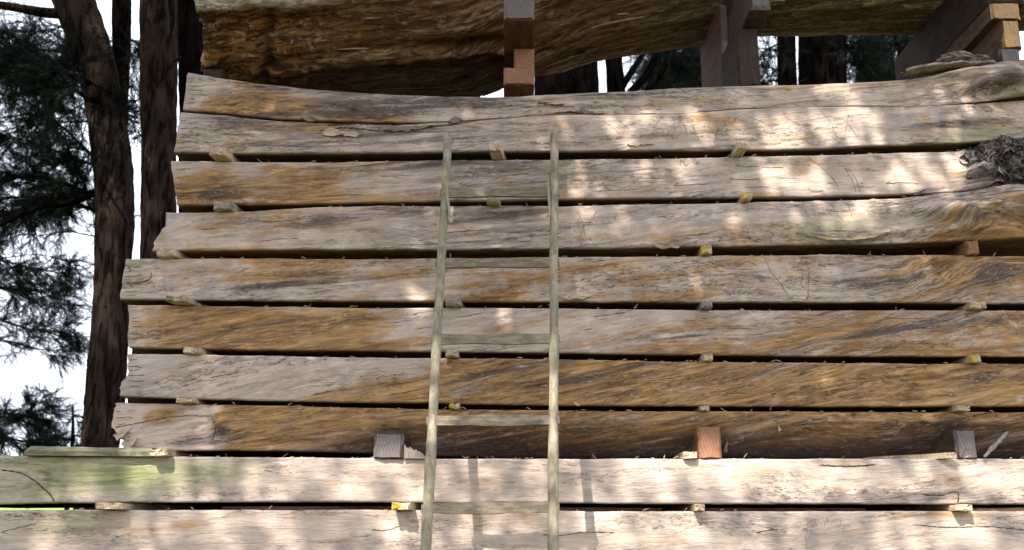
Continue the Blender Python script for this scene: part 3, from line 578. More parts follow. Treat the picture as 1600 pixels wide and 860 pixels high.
def flake(idx, pts, lift, thick=.006, mat=None):
    """a lifted splinter of wood standing off the face: pts = outline in sight coordinates, lift = how far each point stands off"""
    s = SL[idx]; P_ = []; L_ = []
    for i in range(len(pts)):
        (a0, b0), (a1, b1) = pts[i], pts[(i + 1) % len(pts)]; l0, l1 = lift[i], lift[(i + 1) % len(pts)]; ln = math.hypot(a1 - a0, b1 - b0); k_ = max(1, int(ln / 5)); nx_, ny_ = -(b1 - b0) / (ln + .01), (a1 - a0) / (ln + .01)
        for q_ in range(k_): f_ = q_ / k_; jt = random.uniform(-1.6, 1.6) * (q_ > 0); P_.append((a0 + (a1 - a0) * f_ + nx_ * jt, b0 + (b1 - b0) * f_ + ny_ * jt)); L_.append(max(0, l0 + (l1 - l0) * f_ + random.uniform(-.0015, .0015)))
    pts, lift = P_, L_; n = len(pts); A, Bk = [], []
    for (a, b), l in zip(pts, lift):
        x_, z_ = at(a, b, s['y0']); y_ = surf(idx, x_, z_); A.append((x_, y_ - l - thick, z_)); Bk.append((x_, y_ - l + .002, z_ + .001))
    V = np.array(A + Bk + [np.mean(A, 0), np.mean(Bk, 0)]) - s['base']; k = np.arange(n); k2 = (k + 1) % n
    t = np.vstack([np.stack([k, k2, np.full(n, 2 * n)], 1), np.stack([k2 + n, k + n, np.full(n, 2 * n + 1)], 1)]); q = np.stack([k, k + n, k2 + n, k2], 1)
    return mesh_obj('splinter', V, q, t, mat or M_SPLINT, s['root'], False)
flake(4, [(1260,368),(1290,371),(1330,374),(1360,369),(1388,360),(1386,366),(1355,376),(1320,380),(1285,376)], [.0,.02,.03,.02,.0,.02,.035,.035,.02])
flake(4, [(1500,333),(1530,322),(1555,324),(1535,334)], [0,.01,.01,0])
flake(5, [(872,462),(885,466),(905,467),(925,463),(905,469),(885,469)], [0,.01,.015,0,.015,.01])
flake(2, [(502,208),(515,203),(528,205),(540,212),(522,215),(508,213)], [.005,.012,.012,.01,.008,.006])
flake(2, [(534,207),(552,208),(568,211),(556,216),(540,215)], [.004,.010,.003,.008,.006])
flake(1, [(470,184),(486,182),(498,188),(480,190)], [.002,.006,.004,.003], mat=M_PBARK)
flake(1, [(540,163),(552,168),(560,173),(548,170)], [.002,.010,.004,.003], mat=M_PBARK)
flake(2, [(600,203),(640,200),(676,197),(650,204),(616,207)], [.002,.006,.004,.006,.003], mat=M_PBARK)
flake(1, [(700,191),(712,186),(722,189),(716,194)], [.005,.02,.012,.008], mat=M_PBARK)
flake(2, [(980,226),(1015,224),(1022,227),(990,229)], [.002,.006,.004,.003])
flake(3, [(1415,304),(1440,299),(1448,297),(1430,306)], [.004,.01,.006,.008], mat=M_PBARK)
flake(4, [(1020,382),(1035,383),(1062,387),(1058,389),(1030,388)], [.002,.01,.012,.01,.004])
flake(4, [(808,374),(828,371),(830,377),(812,378)], [.001,.002,.002,.001])
flake(2, [(1430,224),(1462,218),(1466,213),(1455,224)], [.003,.01,.008,.006])
flake(1, [(870,160),(882,163),(878,165),(850,164)], [.002,.01,.012,.004])
flake(8, [(176,680),(190,672),(204,668),(196,684),(184,690)], [.0,.02,.0,.025,.01])
flake(8, [(190,695),(202,686),(214,684),(210,697),(198,702)], [.01,.025,.004,.02,.01])
flake(8, [(1215,655),(1222,672),(1219,674)], [.002,.01,.006])
flake(8, [(1142,688),(1147,703),(1140,704)], [.02,.03,.03])
flake(8, [(895,629),(903,636),(906,634),(900,628)], [.01,.03,.03,.01])
flake(4, [(700,332),(708,332),(708,350),(702,350)], [.001,.002,.002,.001])

# ------------------------------------------------------------------ stickers in the gaps
def rough_stick(name, x, w, z0, z1, yf, yb, mat, label, cat, group=None, skew=0., ny=9, jag=.006, parent=None, ztilt=0.):
    """a sawn stick running back into the pile; ragged front end"""
    sec = []
    for k in range(4): sec += [(-.5 + k / 4, 0)]
    for k in range(3): sec += [(.5, k / 3)]
    for k in range(4): sec += [(.5 - k / 4, 1)]
    for k in range(3): sec += [(-.5, 1 - k / 3)]
    sec = np.array(sec); m_ = len(sec); V = []
    ys = np.concatenate([[0], np.linspace(.012, yb - yf, ny - 1)])
    sd = int(abs(x * 1000)) % 997
    for i, yy in enumerate(ys):
        for (a, b) in sec:
            sh = .8 if i == 0 else 1
            jx = (float(vnoise(a * 5 + 3, b * 5 + yy * 20, sd)) - .5) * jag * (1 if 0 < i < ny - 1 else .6)
            jz = (float(vnoise(a * 7, b * 4 + yy * 14, sd + 3)) - .5) * jag * (.25 if yy > .04 else 1.3)
            jy = (float(vnoise(a * 4 + 1, b * 4, sd + 7)) - .3) * jag * 2.2 if i < 1 else 0
            V.append((a * w * (sh if i == 0 else 1) + skew * (yy) + jx, yy + jy, (b - .5) * (z1 - z0) * (.9 if i == 0 else 1) + jz + ztilt * yy * (0 if yy > .05 else 1)))
    V = np.array(V); q = grid_quads(ny, m_, True); V = np.vstack([V, V[:m_].mean(0), V[-m_:].mean(0)]); n_ = ny * m_
    k = np.arange(m_); t = np.vstack([np.stack([np.full(m_, n_), k, (k + 1) % m_], 1)[:, ::-1], np.stack([np.full(m_, n_ + 1), (ny - 1) * m_ + k, (ny - 1) * m_ + (k + 1) % m_], 1)])
    o = mesh_obj(name, V, q, t, mat, None, False); o.location = (x, yf, (z0 + z1) / 2)
    tag(o, label, cat, group); return o
def gap_z(i, j, x):
    a, b = SL[i], SL[j]
    return float(np.interp(x, b['top'][:, 0], b['top'][:, 1])), float(np.interp(x, a['bot'][:, 0], a['bot'][:, 1]))
G1 = 'stickers in the gaps between slabs'
ST = [ # upper slab, lower slab, px, width px, sticks out, material, skew, label
 (2,3,338,26,.075,M_STICK,.5,'pale splintered sticker in the highest black gap, near the left ends'),
 (2,3,772,20,.10,M_STICK,.55,'tilted sticker jutting out between the ladder rails above the top rung'),
 (2,3,1160,16,.085,M_STICK,0,'pale square sticker in the highest black gap, right of the ladder'),
 (3,4,346,28,.04,M_STICKG,.5,'grey worn sticker at the left, directly under the brown left part of a slab'),
 (3,4,770,20,.05,M_STICK,.3,'sticker showing just under the top rung of the ladder'),
 (3,4,1169,15,.055,M_STICKY,0,'yellow tipped sticker in the second black gap, right of the ladder'),
 (4,5,258,30,.03,M_STICK,.5,'pale sticker under the ragged lower left corner of the light slab'),
 (4,5,1105,16,.03,M_STICKY,0,'brightest yellow painted sticker, in the third gap right of the ladder'),
 (4,5,1520,20,.02,M_BEAMO,0,'brown sticker half hidden in the gap under the swirled knot'),
 (5,6,272,30,.08,M_STICKM,.9,'long slanting sticker with a green mossy tip at the left'),
 (5,6,708,24,.05,M_STICKG,.3,'grey broken sticker beside the left ladder rail, under the second rung'),
 (5,6,1106,15,.055,M_STICKG,0,'greyish square sticker in the fourth gap, right of the ladder'),
 (5,6,1531,24,.04,M_STICK,-.2,'split pale sticker in the fourth gap near the right edge'),
 (6,7,298,26,.04,M_STICK,.4,'beige sticker at the left beneath the honey coloured slab'),
 (6,7,706,19,.05,M_STICK,0,'blocky sticker beside the left rail under the third rung'),
 (6,7,1107,15,.03,M_STICK,0,'whitish clean sticker in the fifth gap, right of the ladder'),
 (6,7,1526,15,.035,M_STICKY,0,'sticker with a small yellow mark in the fifth gap near the right edge'),
 (7,8,288,28,.04,M_STICK,.2,'pale two piece sticker on top of the splintered left slab end'),
 (7,8,710,16,.03,M_STICKY,0,'yellow edged sticker just above the fourth rung'),
 (7,8,1102,14,.03,M_STICK,0,'small pale sticker directly above the orange block'),
 (7,8,1507,20,.04,M_STICK,-.1,'beige sticker above the grey block near the right edge'),
 (8,9,246,26,.05,M_STICK,.4,'pale crumbly sticker on the algae stained slab at left'),
 (9,10,168,40,.06,M_STICK,.6,'ragged wide sticker in the lowest gap at the left'),
 (9,10,626,28,.07,M_STICKY,.5,'broken sticker with a bright yellow end left of the ladder in the lowest gap'),
 (9,10,1094,15,.05,M_STICK,0,'narrow sticker in the lowest gap below the orange block'),
 (9,10,1508,26,.05,M_STICK,-.2,'split sticker in the lowest gap near the right edge'),
]
for (a, b, px_, w, out, mt, sk, lab) in ST:
    yf = min(SL[a]['y0'], SL[b]['y0']) - out
    x_ = at(px_, 400, 0)[0]; py_ = topix(x_, gap_z(a, b, x_)[1])[1]; x_ = at(px_, py_, yf)[0]
    z0, z1 = gap_z(a, b, x_); wm = w * (4 - out) / F * 1.03
    rough_stick('sticker', x_, wm, z0 + .0005, z1 - .0003, yf, .8, mt, lab, 'sticker', G1, skew=sk * .25)
for k, (z0, z1) in enumerate(lows):
    zt_ = zlow if k == 0 else lows[k - 1][0]
    for i, x_ in enumerate((-1.7, -.45, .75, 1.85)):
        rough_stick('sticker', x_, .045, z1, zt_, -.05, .9, M_STICK, 'plain sticker beneath the picture edge, ' + ['first', 'second', 'third', 'fourth', 'fifth'][k] + ' row down, ' + ['far left', 'left of centre', 'right of centre', 'far right'][i], 'sticker', 'stickers lower than the picture edge')
for i, x_ in enumerate((-1.7, -.45, .75, 1.85)):
    rough_stick('bearer', x_, .14, -.01, lows[-1][0], -.05, .95, M_BEAMD, 'squared bearer on the ground under the pile, ' + ['far left', 'left of centre', 'right of centre', 'far right'][i], 'beam', 'bearers on the ground')

# ------------------------------------------------------------------ the big log on its beams
LY = .72
lb = [(240,160),(500,172),(700,170),(735,164),(790,144),(845,119),(935,92),(1060,72),(1200,56),(1400,50),(1760,45)]
def theta(py): return PITCH + math.atan((430 - py) / F)
def log_r(px): return float(np.interp(px, [240, 500, 800, 1200, 1760], [.60, .62, .56, .50, .46]))
def log_zc(px, py):
    th = theta(py); return H + (log_r(px) + (LY + D) * math.sin(th)) / math.cos(th)
la = [(at(px_, py_, LY)[0], log_zc(px_, py_), log_r(px_)) for px_, py_ in lb]; la = np.array(la)
def log_bottom(x): return float(np.interp(x, la[:, 0], la[:, 1]) - np.interp(x, la[:, 0], la[:, 2]))
def build_log():
    nx, ns = 900, 210; a = np.arange(ns) * 2 * math.pi / ns          # angle 0 = towards camera, growing downwards
    x0 = at(278, 60, .3)[0]; x1 = la[-1, 0]
    yy, zz = -np.cos(a), -np.sin(a)
    # ragged left end: reaches further left higher up
    low = sstep(-.3, 1.0, np.sin(a)); xl = x0 + .05 * low * 1.6 + .07 * (fbm(a * 2.4, a * 0, 3, 5) - .5) * 2 - .16 * sstep(.2, .9, -np.sin(a))
    u = np.linspace(0, 1, nx)[:, None]; X = xl[None] + (x1 - xl[None]) * u
    zc = np.interp(X, la[:, 0], la[:, 1]); r = np.interp(X, la[:, 0], la[:, 2]); k = 20
    ax = X[:, 0]; A = np.broadcast_to(a[None], X.shape)
    s1 = A * .55 - X * .10                                            # slow twist of the fibre
    c = np.where(A > math.pi, 2 * math.pi - A, A)
    gv = c * .55 * np.where(A > math.pi, -1, 1) + X * .12
    lf = sstep(640, 380, topix(X, zc, LY)[0]) * .8 + .2
    rel = .030 * (fbm(X * .9, gv * 5, 1, 3) - .5) * 2 - (.010 + .018 * lf) * (1 - np.abs(fbm(X * 1.5, gv * 10, 2, 4) - .5) * 2) ** 5 + .006 * (fbm(X * 2.5, gv * 36, 4, 4) - .5) * 2
    st = fbm(X * 1.8, gv * 14, 6, 5); rel = rel + .028 * lf * sstep(.48, .505, st) + .018 * lf * sstep(.58, .60, st)
    st2 = fbm(X * 2.2 + 4, gv * 24, 16, 4); rel = rel - .010 * sstep(.55, .575, st2)
    rel = rel + .006 * lf * (fbm(X * 14, gv * 60, 5, 3) - .5)
    # lifted slab of peeled sapwood along the top front, eaten out behind it
    pxx, pyy = topix(X, zc + zz[None] * r, LY)
    fade = np.clip(1 - (X - xl[None]) / .03, 0, 1)
    R = r + rel - .02 * fade
    # rotted hollow band near the left end
    Yv = LY + yy[None] * R; Zv = zc + zz[None] * R
    px2, py2 = topix(X, Zv, Yv)
    hol = np.exp(-((px2 - 425 - 40 * (fbm(py2 / 30, px2 * 0, 42, 3) - .5)) / 9) ** 2) * sstep(10, 30, py2) * (A < 2.4); R = R - .03 * hol * fbm(X * 9, gv * 9, 41, 3) * 2
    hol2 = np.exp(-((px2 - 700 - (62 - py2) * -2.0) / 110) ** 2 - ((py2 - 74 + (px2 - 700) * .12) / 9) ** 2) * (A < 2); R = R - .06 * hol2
    shelf = sstep(12, 8, py2 + (px2 - 430) * .06 + 10 * (fbm(px2 / 40, py2 * 0, 8, 4) - .5)) * sstep(280, 300, px2) * sstep(560, 440, px2) * (A < 2.5); R = R + .035 * shelf
    # the sound front shell ends in a lip; below it the underside has rotted back
    lip = np.interp(px2, [240, 320, 440, 530, 640, 770, 860], [112, 112, 121, 110, 100, 86, 112]) + 6 * (fbm(px2 / 30, py2 * 0, 43, 4) - .5)
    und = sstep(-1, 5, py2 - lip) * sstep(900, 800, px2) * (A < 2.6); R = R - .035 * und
    Yv = LY + yy[None] * R; Zv = zc + zz[None] * R
    px2, py2 = topix(X, Zv, Yv)
    warm = np.clip(sstep(640, 380, px2) * 1.0 + .5 * np.exp(-((px2 - 740) / 90) ** 2 - ((py2 - 70) / 22) ** 2), 0, 1) * (1 - shelf)
    dk = np.clip(.75 * und + .9 * hol2 + .8 * hol + .45 * np.exp(-((px2 - 560) / 130) ** 2 - ((py2 - 18) / 12) ** 2), 0, 1)  # underside shade below the lip painted dark; hollows darkened too
    grn = sstep(850, 1150, px2) * .6
    V = np.stack([X, Yv, Zv], -1).reshape(-1, 3); q = grid_quads(nx, ns, True)
    G = np.stack([X, 0 * X, gv], -1).reshape(-1, 3); PT = np.stack([warm, dk, grn, 1 - shelf], -1).reshape(-1, 4)
    c0 = V[:ns].mean(0) + np.array([.06, 0, 0]); c1 = V[-ns:].mean(0); V = np.vstack([V, c0, c1]); G = np.vstack([G, G[0], G[-1]]); PT = np.vstack([PT, [1, .5, 0, 1], [1, 0, 0, 1]])
    k = np.arange(ns); n0 = nx * ns
    t = np.vstack([np.stack([np.full(ns, n0), (k + 1) % ns, k], 1), np.stack([np.full(ns, n0 + 1), (nx - 1) * ns + k, (nx - 1) * ns + (k + 1) % ns], 1)])
    base = np.array([0, LY, 3.8]); root = thing('log', tuple(base), 'huge rotten barkless log lying across the blocks above the slab pile', 'log')
    mesh_obj('log_body', V - base, q, t, M_LOG, root, True, {'grain': ('FLOAT_VECTOR', G), 'paint': ('FLOAT_COLOR', PT)})
    # peeling slivers along it
    j = Join()
    def logpt(xw, ang, off):
        zc_ = np.interp(xw, la[:, 0], la[:, 1]); r_ = np.interp(xw, la[:, 0], la[:, 2]) + off
        return np.array([xw, LY - math.cos(ang) * r_, zc_ - math.sin(ang) * r_])
    for i in range(30):
        xw = random.uniform(-1.3, 2.0); an = random.uniform(-.1, 1.3); L = random.uniform(.04, .30); w = random.uniform(.0012, .0045) / .55; lf = random.uniform(.002, .02)
        n_ = 7; A_ = []
        for kk in range(n_):
            tt = kk / (n_ - 1); ww = w * math.sin(math.pi * (.08 + .84 * tt)) * random.uniform(.6, 1.3)
            for (sg, o_) in ((-1, 0), (1, 0), (1, .008), (-1, .008)):
                A_.append(logpt(xw + L * tt, an - .18 * L * tt + sg * ww, .012 + lf * tt ** 2 + o_ * .5))
        V = np.array(A_) - base; j.add(V, grid_quads(n_, 4, True), [(0, 1, 2), (0, 2, 3), (n_ * 4 - 4, n_ * 4 - 2, n_ * 4 - 3), (n_ * 4 - 4, n_ * 4 - 1, n_ * 4 - 2)])
    o = j.obj('splinters', plain_wood('log_splinter_wood', (.26, .17, .08), (.46, .36, .22), (.14, .08, .04), sc=(8, 40, 40)), root, False); o['kind'] = 'stuff'
build_log()

def beam(name, px0, px1, pyr, z0, z1, yf, yb, mat, label, cat='beam', jag=.003, skew=0.):
    xa, xb = at(px0, pyr, yf)[0], at(px1, pyr, yf)[0]
    return rough_stick(name, (xa + xb) / 2, xb - xa, z0, z1, yf, yb, mat, label, cat, None, skew=skew, ny=12, jag=jag)
xA = at(811, 60)[0]; topA = log_bottom(xA) + .004
s1t = lambda px_: max(3.495, float(np.interp(at(px_, 130)[0], SL[1]['top'][:, 0], SL[1]['top'][:, 1])))
beam('beam', 787, 835, 15, 3.682, topA, -.15, .95, M_BEAMG, 'upper beam with a weathered grey end and rusty brown underside, above the ladder')
beam('beam', 803, 835, 92, 3.578, 3.681, .11, .95, M_BEAMO, 'narrow orange ended beam in the middle of the stack above the ladder')
beam('beam', 787, 835, 118, s1t(810), 3.577, .09, .95, M_BEAMO, 'wider orange ended beam lying directly on the top slab above the ladder')
topB = log_bottom(at(1180, 30)[0]) + .004
beam('beam', 1172, 1205, 5, 3.788, topB, -.05, .95, M_BLOCKG, 'grey ended beam at the top edge, resting on the dark striped plank')
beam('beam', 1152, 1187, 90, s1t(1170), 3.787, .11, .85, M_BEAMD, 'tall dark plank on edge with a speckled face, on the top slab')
beam('beam', 1128, 1152, 90, s1t(1140), topB - .03, .40, .9, M_BEAMG, 'brown board set back behind the dark striped plank')
zc_ = lambda py_: at(1570, py_, .1)[1]
topC = log_bottom(at(1570, 20)[0]) + .004
beam('beam', 1545, 1602, 0, zc_(5) + .001, topC, .1, 1.2, M_BEAMD, 'dark beam highest in the corner stack at upper right')
beam('beam', 1549, 1595, 20, zc_(30) + .001, zc_(5), .1, 1.2, M_BEAMY, 'wide fresh yellow ended beam in the upper right corner stack')
beam('beam', 1566, 1595, 50, zc_(75) + .001, zc_(30), .105, 1.2, M_BEAMY, 'square fresh orange ended beam beneath the wide one at upper right')
beam('beam', 1563, 1595, 88, s1t(1575) - .003, zc_(75), .1, 1.2, M_BLOCKG, 'grey ended beam lowest in the upper right corner stack')
xl_ = at(350, 100, .4)[0]
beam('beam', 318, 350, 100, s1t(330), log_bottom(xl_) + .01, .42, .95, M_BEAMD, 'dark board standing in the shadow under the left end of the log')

# bark slab lying on top of the top slab at right
def bark_piece():
    root = thing('bark_slab', (at(1490, 112, .0)[0], .0, at(1490, 112, 0)[1]), 'curled slab of old bark lying on the right end of the top slab', 'bark')
    b = np.array(root.location); nu, nv = 60, 10; V = []
    for i in range(nu):
        u = i / (nu - 1); px_ = 1416 + 140 * u; py_ = np.interp(px_, [1416, 1450, 1500, 1556], [113, 105, 100, 101]) 
        for k in range(nv):
            v = k / (nv - 1); w = math.sin(math.pi * min(1, .06 + u * 1.2)) ** .5 if u < .8 else 1
            yy = -.06 + .16 * v * w; x_, z_ = at(px_, py_, -.06)
            V.append((x_, yy, z_ + .004 - .015 * math.sin(v * math.pi) + .006 * float(vnoise(u * 14, v * 5, 3)) + .02 * v))
    V = np.array(V); V2 = V.copy(); V2[:, 2] += .007 + .006 * vnoise(V[:, 0] * 60, V[:, 1] * 60, 4); n_ = nu * nv
    q = grid_quads(nu, nv); q2 = q[:, ::-1] + n_; k = np.arange(nu - 1); e = np.stack([k * nv, (k + 1) * nv, (k + 1) * nv + n_, k * nv + n_], 1)
    mesh_obj('bark_sheet', np.vstack([V, V2]) - b, np.vstack([q, q2, e]), None, M_PBARK, root, False)
    for (cx, cy, w, h) in ((1495, 92, 24, 9), (1528, 96, 18, 7), (1478, 98, 16, 5)):
        th = np.linspace(0, 2 * math.pi, 40, endpoint=False); ph = np.linspace(.05, math.pi - .05, 24); TH, PH = np.meshgrid(th, ph, indexing='ij')
        r = 1 + .7 * (fbm(TH * 2.2, PH * 3, cx, 4) - .5); x_, z_ = at(cx, cy, .03)
        Vb = np.stack([x_ + w * .0029 * r * np.cos(TH) * np.sin(PH), .03 + .05 * r * np.sin(TH) * np.sin(PH), z_ + h * .0029 * r * np.cos(PH)], -1).reshape(-1, 3)
        qb = grid_quads(40, 24); kk = np.arange(23); qb = np.vstack([qb, np.stack([39 * 24 + kk, 39 * 24 + kk + 1, kk + 1, kk], 1)])
        mesh_obj('bark_lump', Vb - b, qb, None, M_PBARK, root, False)
bark_piece()

# blocks, chips and boards lying on the ninth slab
def top9(x): return float(np.interp(x, SL[9]['top'][:, 0], SL[9]['top'][:, 1]))
def block(px0, px1, pyt, yf, dep, mat, lab, jag=.003, zmul=1., skew=0.):
    xa, xb = at(px0, 700, yf)[0], at(px1, 700, yf)[0]; xm = (xa + xb) / 2; z0 = top9(xm) - .001; z1 = at(600, pyt, yf)[1]
    return rough_stick('block', xm, xb - xa, z0, z1, yf, yf + dep, mat, lab, 'block', None, ny=8, jag=jag, skew=skew)
block(583, 630, 677, -.05, .22, M_BLOCKG, 'large grey weathered block just left of the ladder rail', .004, skew=.12)
block(1092, 1128, 667, -.03, .25, M_BEAMO, 'upright orange brown block right of the ladder')
block(1495, 1528, 671, -.03, .30, M_BLOCKG, 'grey purple block near the right edge beside a leaning stick', skew=-.25)
block(1068, 1090, 706, -.05, .20, M_STICK, 'small pale sticker end touching the left side of the orange block', .004)
block(1480, 1496, 708, -.06, .30, M_STICK, 'small pale sticker end at the foot of the grey purple block', .006, skew=-.9)
def chip(px0, px1, py0, py1, yf, lab):
    j = Join(); a = at(px0, py0, yf); b = at(px1, py1, yf + .1)
    P = smooth_path([(a[0], yf, a[1]), ((a[0] + b[0]) / 2, yf + .03, (a[1] + b[1]) / 2 + .01), (b[0], yf + .1, b[1])], 14)
    V, q, t = tube(P, np.interp(np.linspace(0, 1, 14), [0, .3, 1], [.007, .011, .003]), 7, .006, 9, 30, 3)
    o = mesh_obj('stick', V - P[0], q, t, M_STICKG); o.location = P[0]; tag(o, lab, 'stick')
chip(1538, 1578, 714, 671, -.04, 'thin broken stick leaning up behind the grey purple block')
def wedge():
    a = at(632, 712, -.03); j = Join(); V = []
    for i in range(12):
        u = i / 11; w = .045 * (1 - u) ** .7 * (1 + .35 * (random.random() - .5)) + .006; x_ = a[0] + .085 * u; zb = top9(x_)
        for (dy, dz) in ((-.02, 0), (.03, 0), (.03, w * .9), (-.02, w)): V.append((x_, -.03 + dy + .004 * random.random(), zb - .001 + dz))
    o = mesh_obj('wood_chip', np.array(V) - np.array([a[0], -.03, top9(a[0])]), grid_quads(12, 4, True), [(0, 1, 2), (0, 2, 3), (44, 46, 45), (44, 47, 46)], M_STICKG, None, False); o.location = (a[0], -.03, top9(a[0]))
    tag(o, 'crumbling grey wood chunk between the grey block and the left ladder rail', 'wood chunk')
wedge()
def ledge_board():
    xa, za = at(37, 706, -.06); xb, zb = at(245, 700, -.0); n_ = 50; V = []
    for i in range(n_):
        u = i / (n_ - 1); x_ = xa + (xb - xa) * u; z0 = top9(x_) + .001; e = min(1, .55 + u * 12)
        for (yy, zz) in ((-.055, 0), (-.06, .5), (-.05, 1), (.10, 1), (.10, 0)):
            V.append((x_, yy + .006 * float(vnoise(u * 30, zz * 3, 2)), z0 + zz * .034 * e * (1 - .1 * u) + .003 * float(vnoise(u * 22, zz * 4 + yy * 9, 3)) * (zz > 0)))
    V = np.array(V); b = np.array([xa, 0, top9(xa)])
    o = mesh_obj('board', V - b, grid_quads(n_, 5, True)[:, ::-1], [(0, 1, 2), (0, 2, 3), (0, 3, 4)], plain_wood('lichen_board_wood', (.15, .135, .09), (.25, .225, .16), (.12, .135, .075), sc=(10, 30, 60), bump=.006), None, False); o.location = b
    tag(o, 'thin lichen covered board lying flat on the slab ledge at far left', 'board')
ledge_board()

# needle and bark litter caught on the slab edges and under the pile's hollow foot
lit = Join()
for k_ in (3, 4, 5, 6, 7, 8, 9, 10):
    s_ = SL[k_]
    for i in range(70 if k_ == 9 else 34):
        a_ = random.uniform(300, 1590) if k_ < 9 else random.uniform(0, 1590); x_ = at(a_, 500)[0]; z_ = float(np.interp(x_, s_['top'][:, 0], s_['top'][:, 1])); L_ = random.uniform(.006, .028)
        p0 = np.array([x_, s_['y0'] + random.uniform(-.004, .02), z_ + .002]); d_ = np.array([random.gauss(0, 1), random.gauss(-.2, .4), random.gauss(.05, .25)]); d_ /= np.linalg.norm(d_)
        if k_ == 9 and i % 2: p0[1] += .06; d_[2] += .4
        lit.add(*tube([p0, p0 + d_ * L_ * .5 + [0, 0, .0015], p0 + d_ * L_], [.0012, .0016, .0006], 4))
tag(lit.obj('litter', M_SPLINT, None, False), 'scattered needles and wood crumbs lying on the slab edges', 'litter', None, 'stuff')

# ------------------------------------------------------------------ ladder
def lad(px_, py_):
    """point where a sight line meets the leaning plane of the ladder"""
    c, s = math.cos(PITCH), math.sin(PITCH); d = np.array([px_ - 800, F * c - (430 - py_) * s, F * s + (430 - py_) * c])
    o = np.array([0, -D, H]); p0 = np.array([0, -.06, 3.2]); nrm = np.array([0, 1.69, -.45]); nrm /= np.linalg.norm(nrm)
    t = np.dot(p0 - o, nrm) / np.dot(d, nrm); return o + d * t
def ladder():
    Lp = [(699, 212), (699, 250), (696, 300), (692, 360), (689, 420), (684, 500), (679, 600), (673, 720), (668, 800), (665, 865)]
    Rp = [(866, 211), (866, 300), (865, 400), (866, 520), (865, 650), (864, 760), (864, 865)]
    foot = lambda p, q: p + (p - q) / (p[2] - q[2]) * (0.0 - p[2])
    root = thing('ladder', (0, -.95, 0), 'old lichen green wooden pole ladder leaning against the slab pile', 'ladder'); b = np.array(root.location)
    rails = []
    for P, nm in ((Lp, 'left'), (Rp, 'right')):
        Q = [lad(*p) for p in P]; Q.append(foot(Q[-1], Q[0])); Q = smooth_path(Q, 260); rails.append(Q)
        R = np.interp(Q[:, 2], [0, 1.5, 3.2], [.0205, .0192, .0165]) * (1 + .06 * (vnoise(Q[:, 2] * 5, Q[:, 2] * 0, 5) - .5) * 2)
        V, q, t = tube(Q, R, 20, .0016, 3, 9, 4); mesh_obj('rail', V - b, q, t, M_LADDER, root)
    def rail_x(k, z): Q = rails[k]; return np.array([np.interp(z, Q[::-1, 2], Q[::-1, 0]), np.interp(z, Q[::-1, 2], Q[::-1, 1]), z])
    zs = [float(lad(780, y_)[2]) for y_ in (302, 412, 531, 658, 795)]; dz = zs[3] - zs[4]
    while zs[-1] - dz * -1 > 0 and zs[-1] + dz > 0: 
        if zs[-1] - abs(dz) < .15: break
        zs.append(zs[-1] - abs(dz))
    for i, z_ in enumerate(zs):
        a, c = rail_x(0, z_), rail_x(1, z_ + .004); a = a - [.022, 0, 0]; c = c + [.022, 0, 0]
        n_ = 40; V = []; sec = [(-.9, -1), (0, -1.05), (.9, -1), (1, 0), (.9, 1), (0, 1.05), (-.9, 1), (-1, 0)]
        for k in range(n_):
            u = k / (n_ - 1); p = a + (c - a) * u; hw = .0105; hh = .0185 * (1 if .03 < u < .97 else .8)
            for (sy, sz) in sec:
                jn = .0022 * (float(vnoise(u * 26, sy * 2 + sz * 3 + 5 + i, 6 + i)) - .5)
                V.append(p + np.array([0, sy * hw + jn, sz * hh * (1 + .09 * math.sin(u * 9 + i)) + jn]))
        V = np.array(V) - b; ca = [(0, k + 1, k) for k in range(1, 7)]; cb = [((n_ - 1) * 8, (n_ - 1) * 8 + k, (n_ - 1) * 8 + k + 1) for k in range(1, 7)]
        mesh_obj('rung', V, grid_quads(n_, 8, True), ca + cb, M_RUNG, root, False)
    # split slivers standing off both rails near the top rung
    for (P, R) in (([(690, 268), (694, 290), (700, 315), (703, 340)], [.003, .006, .008, .003]), ([(690, 272), (694, 300), (697, 330)], [.002, .005, .003]), ([(853, 268), (856, 290), (858, 315), (859, 340)], [.002, .005, .006, .003]), ([(703, 338), (707, 341)], [.004, .002]), ([(859, 336), (854, 341)], [.005, .002])):
        Q = smooth_path([lad(*p) + np.array([0, -.014, 0]) for p in P], 14); V, q, t = tube(Q, np.interp(np.linspace(0, 1, 14), np.linspace(0, 1, len(R)), R), 6, .001, 3, 30, 2)
        mesh_obj('splinter', V - b, q, t, M_LADDER, root, False)
ladder()

# ------------------------------------------------------------------ trees behind the pile
def pt(px_, py_, Y): x_, z_ = at(px_, py_, Y); return np.array([x_, Y, z_])
def trunk_part(root, b, pts, Y, mat, seg=64, rows=260, rel=.010, name='trunk', ext=True, lift=3.):
    C = []; R = []
    for (xa, xb, py_) in pts:
        p = pt((xa + xb) / 2, py_, Y); C.append(p); R.append((at(xb, py_, Y)[0] - at(xa, py_, Y)[0]) / 2)
    C = np.array(C); R = np.array(R)
    if ext:
        dirn = (C[0] - C[1]) / (C[0][2] - C[1][2]); C = np.vstack([C[0] + dirn * lift, C]); R = np.concatenate([[R[0] * .75], R])
        C = np.vstack([C, [C[-1][0], Y, -.05]]); R = np.concatenate([R, [R[-1] * 1.25]])
    Q = smooth_path(np.column_stack([C, R]), rows)
    V, q, t = tube(Q[:, :3], Q[:, 3], seg, rel, 9, 3.2, int(abs(b[0] * 100)) % 50); mesh_obj(name, V - b, q, t, mat, root)
def limb(root, b, P, R, mat, name='limb'):
    Q = smooth_path(np.array(P), 40); V, q, t = tube(Q, np.interp(np.linspace(0, 1, 40), [0, 1], R), 9, .003, 4, 5, 3); mesh_obj(name, V - b, q, t, mat, root)
